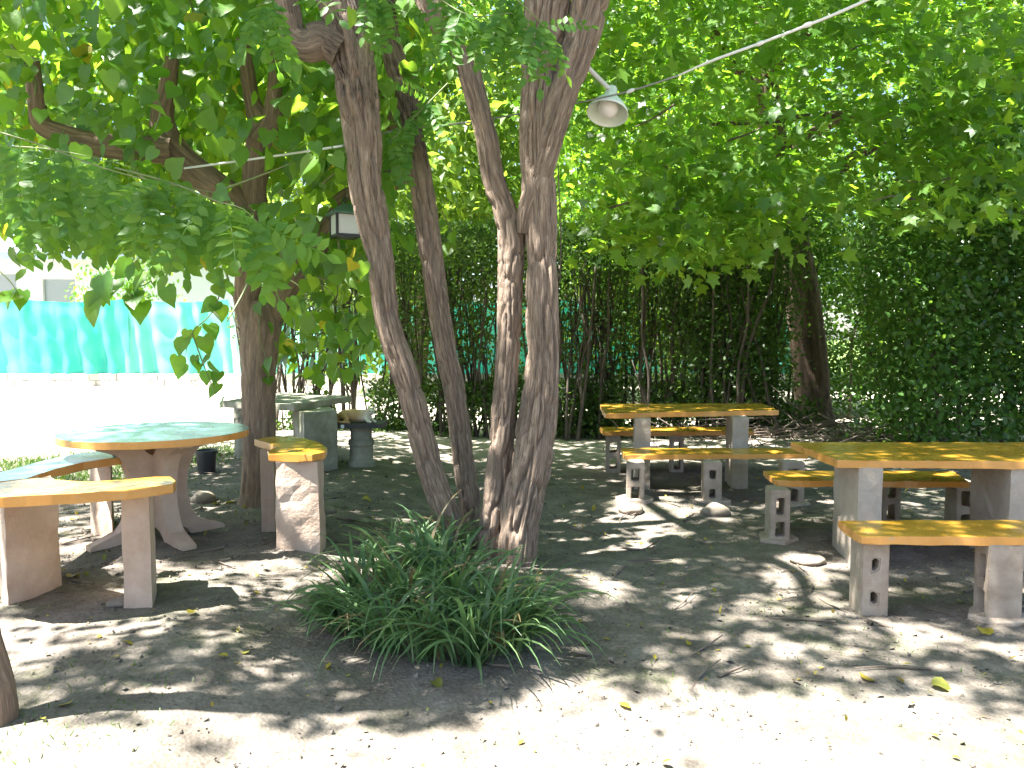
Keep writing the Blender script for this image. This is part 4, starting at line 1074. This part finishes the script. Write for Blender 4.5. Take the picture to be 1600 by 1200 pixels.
for s in (-1, 1):
    bx_ = .153 + s * .028
    small('ear', [(bx_ - .016, -.028, .152), (bx_ + .016, -.028, .152), (bx_, -.012, .152), (bx_ + s * .008, -.026, .197)], [(0, 1, 3), (1, 2, 3), (2, 0, 3), (0, 2, 1)], M['fur'], cat)
    bm = bmesh.new(); bmesh.ops.create_icosphere(bm, subdivisions=2, radius=.0075, matrix=Matrix.Translation((.162 + s * .017, -.088, .127)))
    o = link('eye', bm_mesh('eye', bm, True), M['eye'], None); o.parent = cat
small('nose', [(.159, -.1045, .113), (.175, -.1045, .113), (.167, -.106, .104), (.167, -.098, .110)], [(0, 1, 2), (0, 3, 1), (1, 3, 2), (2, 3, 0)], M['nose'], cat)

# ================================================================== LANTERN, BELL LAMP, CABLE
M['lgreen'] = simple('green_lantern_metal', (.06, .12, .08), .45, (.09, .17, .12), 12, .1)
M['lblack'] = simple('black_lantern_metal', (.02, .02, .022), .4, (.035, .035, .035), 12, .1)
M['frost'] = simple('frosted_pane', (.62, .62, .56), .35, (.7, .7, .66), 5, 0)
LY = 5.75
lc = atY(540, 372, LY)
lan = empty('lantern', tuple(lc), 'square lantern with green hipped cap and frosted panes hanging behind the left stem', 'lantern', rz=R(28))
def lbox(name, lo, hi, mat, parent=lan):
    bm = bmesh.new(); lo = Vector(lo); hi = Vector(hi); s = hi - lo
    bmesh.ops.create_cube(bm, size=1, matrix=Matrix.Translation((lo + hi) / 2) @ Matrix.Diagonal((s.x, s.y, s.z, 1)))
    o = link(name, bm_mesh(name, bm), mat, None); o.parent = parent; return o
w = .085
lbox('base', (-w - .008, -w - .008, 0), (w + .008, w + .008, .022), M['lblack'])
for sx_ in (-1, 1):
    for sy_ in (-1, 1):
        lbox('corner_post', (sx_ * w - .009, sy_ * w - .009, .022), (sx_ * w + .009, sy_ * w + .009, .165), M['lblack'])
for k in range(4):
    p = lbox('pane', (-w + .011, -w - .003, .024), (w - .011, -w + .003, .163), M['frost']); p.rotation_euler = (0, 0, k * math.pi / 2)
bm = bmesh.new(); q0 = w + .035
vv = [bm.verts.new(c) for c in ((-q0, -q0, .165), (q0, -q0, .165), (q0, q0, .165), (-q0, q0, .165), (-q0, -q0, .178), (q0, -q0, .178), (q0, q0, .178), (-q0, q0, .178), (-.03, -.03, .245), (.03, -.03, .245), (.03, .03, .245), (-.03, .03, .245))]
for f in ((3, 2, 1, 0), (0, 1, 5, 4), (1, 2, 6, 5), (2, 3, 7, 6), (3, 0, 4, 7), (4, 5, 9, 8), (5, 6, 10, 9), (6, 7, 11, 10), (7, 4, 8, 11), (8, 9, 10, 11)): bm.faces.new([vv[i] for i in f])
o = link('cap', bm_mesh('cap', bm), M['lgreen'], None); o.parent = lan
V, f, cc, uu = tube_data([(0, 0, .24), (0, 0, .262), (.02, 0, .28), (0, 0, .30), (-.02, 0, .28), (0, 0, .262)], [.005] * 6, nring=8, step=.006)
o = link('ring', np_mesh('ring', V, f, cc, True, uu), M['lblack'], None); o.parent = lan
V, f, cc, uu = tube_data([(0, 0, .297), (0, 0, .38), (.03, .1, .52)], [.003] * 3, nring=6, step=.03)
o = link('hanger', np_mesh('hanger', V, f, cc, True, uu), M['lblack'], None); o.parent = lan
ptube(mul, 'tendril', [(528, 372, 4), (530, 400, 4), (522, 425, 4), (508, 437, 4), (495, 432, 3)], 5.8, 5.7, 77, M['greentwig'], nring=6, ridge=0, lump=0)

M['shade'] = simple('pale_green_enamel', (.62, .70, .60), .35, (.68, .75, .66), 6, .05)
M['pole'] = simple('pale_grey_pipe', (.5, .5, .49), .45, (.58, .58, .56), 8, .1)
BY = 5.35
ba = atY(952, 138, BY); bl = empty('bell_lamp', tuple(ba), 'pale green bell-shaped lamp on pipe arm behind the right stem', 'lamp')
p0 = atY(905, 92, 5.05); p1 = atY(955, 142, BY)
tube('arm', [p0, (p0 + p1) / 2, p1], [.016, .016, .016], M['pole'], bl, nring=12, step=.05)
ax = (atY(949, 183, BY - .09) - atY(957, 135, BY)).normalized(); rot = Vector((0, 0, -1)).rotation_difference(ax).to_matrix().to_4x4()
prof = [(.0, .015), (.036, .012), (.04, 0), (.042, -.05), (.06, -.075), (.105, -.125), (.135, -.175), (.14, -.20), (.136, -.20), (.130, -.175), (.10, -.122), (.055, -.078), (.03, -.06), (0, -.058)]
n = 36; V = []; q = []
for r, z in prof:
    for k in range(n): V.append(p1 + (rot @ Vector((r * math.cos(2 * math.pi * k / n), r * math.sin(2 * math.pi * k / n), z + .01))))
for i in range(len(prof) - 1):
    for k in range(n): q.append((i * n + k, (i + 1) * n + k, (i + 1) * n + (k + 1) % n, i * n + (k + 1) % n))
q = np.array(q)
link('shade', np_mesh('shade', np.array([list(v) for v in V]), q.ravel(), np.full(len(q), 4), True), M['shade'], bl)
M['frostglass'] = simple('milky_globe', (.75, .72, .70), .3, None, 5, 0)
bm = bmesh.new(); bmesh.ops.create_uvsphere(bm, u_segments=24, v_segments=14, radius=.07, matrix=Matrix.Translation(p1 + rot @ Vector((0, 0, -.14))))
link('bulb', bm_mesh('bulb', bm, True), M['frostglass'], bl)

M['cable'] = simple('white_cable', (.62, .62, .60), .5, (.72, .72, .70), 20, .1)
M['wire'] = simple('grey_wire', (.16, .16, .15), .5, (.24, .24, .22), 20, .1)
cb = empty('cable', tuple(atY(1100, 100, 4.4)), 'pale cable strung between the stems toward the upper right', 'cable')
wp = [atY(288, 263, 5.9), atY(400, 248, 5.6), atY(535, 228, 5.25)]
tube('white_sleeve', wp, [.008] * 3, M['cable'], cb, nring=8, step=.06)
tube('bare_wire', [atY(535, 228, 5.25), atY(600, 208, 5.22), atY(740, 190, 5.24), atY(880, 165, 5.18), atY(985, 142, 5.0), atY(1060, 118, 4.8)], [.0055] * 6, M['wire'], cb, nring=8, step=.06)
tube('white_sleeve', [atY(1060, 118, 4.8), atY(1105, 98, 4.6), atY(1200, 63, 4.3), atY(1300, 24, 4.0), atY(1450, -45, 3.6)], [.005, .0075, .0075, .0075, .0075], M['cable'], cb, nring=10, step=.05)
for px, py, Y in ((1187, 68, 4.33), (1262, 39, 4.1), (985, 142, 5.0)):
    c = atY(px, py, Y); d_ = (atY(px + 20, py - 8, Y - .06) - c).normalized()
    tube('knot', [c - d_ * .03, c - d_ * .01, c + d_ * .012, c + d_ * .03], [.006, .012, .012, .006], M['cable'], cb, nring=8, step=.008)
hv = [atY(872, 255, 5.3), atY(874, 310, 5.3), atY(876, 370, 5.3), atY(875, 440, 5.3)]
o = tube('hanging_string', hv, [.004] * 4, M['twig'], None, nring=6, step=.05); tag(o, 'thin string hanging straight down beside the thick right stem', 'string')

# ================================================================== STRAPPY CLUMP at the tree foot
rs = np.random.default_rng(91)
cc_ = on_ground(690, 950)
cl_ = empty('strappy_plant', tuple(cc_), 'large clump of dark green strap leaves around the tree foot', 'plant')
tufts = [(545, 990, .38), (600, 1015, .46), (668, 1028, .5), (740, 1034, .5), (795, 1014, .46), (825, 978, .36), (565, 945, .40), (635, 962, .46), (710, 968, .46), (775, 970, .36), (610, 910, .40), (672, 912, .46), (722, 920, .36), (655, 880, .38), (700, 878, .40), (522, 968, .26), (752, 985, .42)]
blades = []
for (px, py, L) in tufts:
    b0 = on_ground(px, py)
    outd = np.array([b0.x - cc_.x, b0.y - cc_.y - .1]); outd /= (np.linalg.norm(outd) + .15)
    for k in range(50):
        az = rs.uniform(0, 2 * np.pi); dv = np.array([math.cos(az), math.sin(az)]) * rs.uniform(.3, 1) + outd * .55
        dv /= np.linalg.norm(dv)
        l = L * rs.uniform(.7, 1.45); el = R(rs.uniform(48, 86)); bend = rs.uniform(1.2, 2.6)
        p = np.array([b0.x + rs.normal(0, .035), b0.y + rs.normal(0, .035), float(gz(b0.x, b0.y)) - .01])
        pts = [p]; n = 8; tw = rs.normal(0, .3)
        for s in range(n):
            el2 = el - bend * (s / n) ** 1.5
            h = np.array([dv[0] * math.cos(el2), dv[1] * math.cos(el2), math.sin(el2)])
            p = p + h * l / n
            gg = float(gz(p[0], p[1])) + .012
            if p[2] < gg: p = np.array([p[0], p[1], gg + .004 * s])
            pts.append(p)
        w0 = rs.uniform(.006, .011)
        side = np.array([-dv[1], dv[0], tw]); side /= np.linalg.norm(side)
        V = []
        for s, q_ in enumerate(pts):
            ww = w0 * (1 - (s / n) ** 2.2) * (.75 + .5 * min(1, s / 2)) + .0006
            V += [q_ - side * ww, q_ + np.array([0, 0, -.22 * ww]), q_ + side * ww]
        blades.append((float(pts[4][1]), np.array(V)))
fq = []
for s in range(8):
    a = s * 3; fq += [(a, a + 1, a + 4, a + 3), (a + 1, a + 2, a + 5, a + 4)]
fq = np.array(fq)
blades.sort(key=lambda b: b[0])
for Yb, V in blades[:260]:
    link('blade', np_mesh('blade', V, fq.ravel(), np.full(16, 4), True), M['blade'], cl_)
Vr = np.concatenate([v for _, v in blades[260:]]); nb = len(blades) - 260
fl = (fq[None] + (np.arange(nb) * 27)[:, None, None]).reshape(-1)
o = link('blade_mass', np_mesh('blade_mass', Vr, fl, np.full(nb * 16, 4), True), M['blade'], cl_); tag(o, kind='stuff')

# ================================================================== SMALL THINGS ON THE GROUND
rs = np.random.default_rng(95)
def rock(name, px, py, size, label, mat='stone', flat=.6, seed=0, group=None):
    p = on_ground(px, py); bm = bmesh.new(); bmesh.ops.create_icosphere(bm, subdivisions=3, radius=1)
    L = Lattice(seed + 300)
    for v in bm.verts:
        d = 1 + .35 * (L(v.co.x * 1.5 + 5, v.co.y * 1.5 + v.co.z * 1.3) - .5) + .1 * (L(v.co.x * 5, v.co.z * 5 + v.co.y * 4) - .5)
        v.co = Vector((v.co.x * size * d * 1.15, v.co.y * size * d, v.co.z * size * flat * d))
    o = link(name, bm_mesh(name, bm, True), M[mat]); o.location = (p.x, p.y, p.z + size * flat * .35)
    tag(o, label, 'stone', group); return o
rock('stone', 318, 783, .09, 'rounded grey stone left of the pollarded trunk', seed=1, flat=.8)
rock('stone', 512, 800, .06, 'small stone right of the end-on curved bench', seed=2)
rock('stone', 985, 800, .09, 'half-buried stone by the left block of the sunlit bench', seed=3)
rock('stone', 1118, 803, .11, 'half-buried stone by the middle block of the sunlit bench', seed=4)
rock('stone', 1262, 878, .10, 'flat sunlit stone in front of the near table leg', seed=5, flat=.35)
rock('stone', 185, 945, .05, 'small stone against the foot of the nearest curved bench', seed=6)
pp = on_ground(323, 738)
pt = empty('plant_pot', tuple(pp), 'black plastic pot standing behind the round table pedestal', 'pot')
M['blackplastic'] = simple('black_plastic', (.015, .015, .017), .45, (.025, .025, .028), 9, .05)
lathe('body', [(.085, pp.z - .01), (.10, pp.z + .20), (.112, pp.z + .20), (.112, pp.z + .235), (.102, pp.z + .235), (.097, pp.z + .19)], (pp.x, pp.y), M['blackplastic'], pt)
lathe('soil', [(.096, pp.z + .17), (.096, pp.z + .195)], (pp.x, pp.y), M['stem'], pt)

# tree trunk cut by the lower left edge
p = on_ground(-12, 1125)
lt = empty('edge_tree', tuple(p), 'old trunk cut off by the lower left picture edge', 'tree')
tube('trunk', [(p.x - .02, p.y, p.z - .1), (p.x, p.y, p.z + .05), (p.x - .03, p.y, p.z + .3), (p.x - .12, p.y, p.z + .8), (p.x - .2, p.y - .1, 2.4), (p.x - .35, p.y - .2, 4.2)], [.11, .085, .065, .075, .07, .05], M['bark_mul'], lt, nring=40, step=.03, ridge=.16, seed=9, freq=8, lump=.15)
c_ = np.array([p.x - .9, p.y + .3, 5.0]) + np.random.default_rng(5).normal(0, .55, (60, 3)) * np.array([1.1, .6, .7])
o = link('crown', foliage_mesh('crown', clump_points(c_, 20, .2, rs), T_oval(), .11, rs, mat=M['mulberry']), None, lt); tag(o, kind='stuff')

# fallen leaves: larger ones singly, the rest as litter
lm = []
for i, Tt in enumerate((T_heart(), T_oval(), T_heart(), T_oval())):
    Tt[0][:, 2] += .25 * np.abs(Tt[0][:, 0]) * (1 if i < 2 else -1) + .1 * np.sin(Tt[0][:, 1] * 4 + i); lm.append(template_mesh('fallen_leaf_shape', Tt, M['litter']))
spots = [(566, 782, .10, 'large yellow-green leaf on shaded soil between end-on bench and leaning stem'), (340, 790, .12, 'fallen leaf by the stone at the pollarded trunk'), (362, 786, .11, 'second fallen leaf at the pollarded trunk foot'),
         (402, 845, .09, 'fallen leaf in front of the end-on bench rear leg'), (110, 905, .09, 'curled yellow leaf beside the nearest bench left leg'), (133, 898, .07, 'small yellow leaf beside the nearest bench left leg'),
         (197, 1008, .07, 'yellow leaf on sunny soil in front of nearest bench'), (186, 1027, .06, 'yellow leaf at the shade edge in front of nearest bench'), (298, 962, .06, 'yellow leaf on the sunny patch left of the clump'),
         (356, 1031, .06, 'pale green leaf lying left of the strappy clump'), (390, 1022, .05, 'small pale leaf lying left of the strappy clump'), (138, 970, .05, 'little yellow leaf in shade below nearest bench'),
         (678, 1068, .07, 'brown-yellow leaf in front of the strappy clump'), (518, 1041, .05, 'orange leaf at the left foot of the strappy clump'), (511, 881, .06, 'orange leaf by the end-on bench front leg'),
         (1369, 1068, .11, 'bright green fallen leaf low on the right'), (1455, 1072, .11, 'pale dry leaf low on the right'), (1410, 1073, .07, 'dark green leaf beside the bright green one'), (92, 1108, .06, 'orange leaf in the lower left shade'),
         (1080, 1012, .05, 'green leaf on shaded soil right of clump'), (912, 1012, .05, 'yellow leaf at the right foot of the clump'), (1022, 1028, .04, 'tiny yellow leaf right of the clump'), (1235, 895, .06, 'yellow leaf near the near table'), (963, 828, .07, 'yellow leaf left of the sunlit bench'),
         (1540, 995, .10, 'grey-green leaf at the right block of nearest bench'), (1495, 945, .10, 'dead leaf under the nearest right bench')]
for i, (px, py, s, lab) in enumerate(spots):
    p = on_ground(px, py); o = bpy.data.objects.new('fallen_leaf', lm[i % 4]); col.objects.link(o)
    o.location = (p.x, p.y, p.z + .012); s *= .8; o.scale = (s,) * 3; o.rotation_euler = (rs.normal(0, .2), rs.normal(0, .2), rs.uniform(0, 6.28))
    tag(o, lab, 'leaf', 'fallen leaves on the soil')
n = 1500
X = rs.uniform(-4.5, 5.5, n); Y = 2.6 + rs.beta(1.1, 1.6, n) * 8; P = np.stack([X, Y, gz(X, Y) + .008], -1)
o = link('leaf_litter', foliage_mesh('leaf_litter', P, T_oval(), rs.gamma(2.2, .0075, n) + .008, rs, tip=(0, 0, 0), up=(0, 0, 2.2), jitter=.5, mat=M['litter'])); tag(o, 'scattered small fallen leaves over the yard', 'leaf litter', kind='stuff')
# soil crumbs and small gravel
n = 14000
X = rs.uniform(-4.2, 4.8, n); Y = 2.5 + rs.beta(1.2, 1.5, n) * 7; sz = rs.gamma(1.6, .0026, n) + .002
V0 = np.array([(1, 0, 0), (-1, 0, 0), (0, 1, 0), (0, -1, 0), (0, 0, .8), (0, 0, -.8)]); F0 = [(0, 2, 4), (2, 1, 4), (1, 3, 4), (3, 0, 4)]
o = link('soil_crumbs', foliage_mesh('soil_crumbs', np.stack([X, Y, gz(X, Y) + sz * .3], -1), (V0, F0), sz, rs, tip=(0, 1, 0), up=(0, 0, 1), jitter=.5, mat=M['ground'], smooth=False)); tag(o, 'loose crumbs of soil and grit on the yard', 'grit', kind='stuff')
# twigs lying on the soil, and the brush heap by the thick trunk
def sticks(name, label, P0, n, ln, sig, seed, zs):
    rs_ = np.random.default_rng(seed); parts = []
    for k in range(n):
        c = np.array(P0) + rs_.normal(0, 1, 3) * np.array(sig); az = rs_.uniform(0, 6.28); l = rs_.uniform(.3, 1) * ln
        c[2] = float(gz(c[0], c[1])) + .01 + abs(rs_.normal(0, zs))
        d = np.array([math.cos(az), math.sin(az), rs_.normal(0, .12 if zs < .05 else .3)]) * l / 2
        parts.append(tube_data([c - d, c + rs_.normal(0, .05 * l, 3) * (1, 1, .3), c + d], [rs_.uniform(.003, .009)] * 2 + [.002], nring=5, step=.12))
    o = link(name, np_mesh(name, *join_data(parts)[:3], True), M['twig']); return tag(o, label, 'twigs', kind='stuff')
sticks('brush_heap', 'heap of dry brushwood at the thick dark trunk', (4.1, 11.0, 0), 260, 1.6, (1.1, .5, 0), 3, .13)
sticks('fallen_twigs', 'thin dry twigs strewn over the yard', (0, 5.6, 0), 130, .35, (2.2, 1.7, 0), 4, .004)
# low weeds
def weeds(name, label, px_list, n, hgt, spread, seed):
    rs_ = np.random.default_rng(seed); P = []
    for (px, py) in px_list:
        c = on_ground(px, py); q_ = rs_.normal(0, 1, (n, 2)) * np.array(spread)
        P.append(np.stack([c.x + q_[:, 0], c.y + q_[:, 1], gz(c.x + q_[:, 0], c.y + q_[:, 1])], -1))
    P = np.concatenate(P)
    o = link(name, foliage_mesh(name, P, (np.array([(-.08, 0, 0), (.08, 0, 0), (.06, .6, .04), (0, 1, -.06), (-.06, .6, .04)]), [(0, 1, 2, 4), (4, 2, 3)]), hgt, rs_, tip=(0, 0, 1), up=(0, -1, .2), jitter=.55, mat=M['grass'])); tag(o, label, 'weeds', kind='stuff'); return o
weeds('grass_patches', 'patches of short grass at the sunny edge of the left yard', [(20, 728), (60, 730), (110, 722), (150, 716), (180, 722), (300, 715), (265, 700), (130, 745), (90, 752), (215, 738), (350, 705), (20, 745)], 420, .06, (.28, .32), 5)
weeds('yard_weeds', 'sparse tiny weeds sprouting from the shaded soil', [(40, 1165), (25, 1170), (140, 1095), (170, 1090), (1150, 760), (1060, 900), (1000, 960), (1230, 960), (1300, 1000), (820, 760), (900, 760), (560, 800), (620, 760), (980, 1050), (1100, 1060)], 60, .024, (.22, .22), 6)
weeds('fence_grass', 'grass growing through along the wall under the netting', [(330, 598), (120, 597), (95, 597), (170, 600), (200, 600)], 160, .35, (.6, .15), 8)
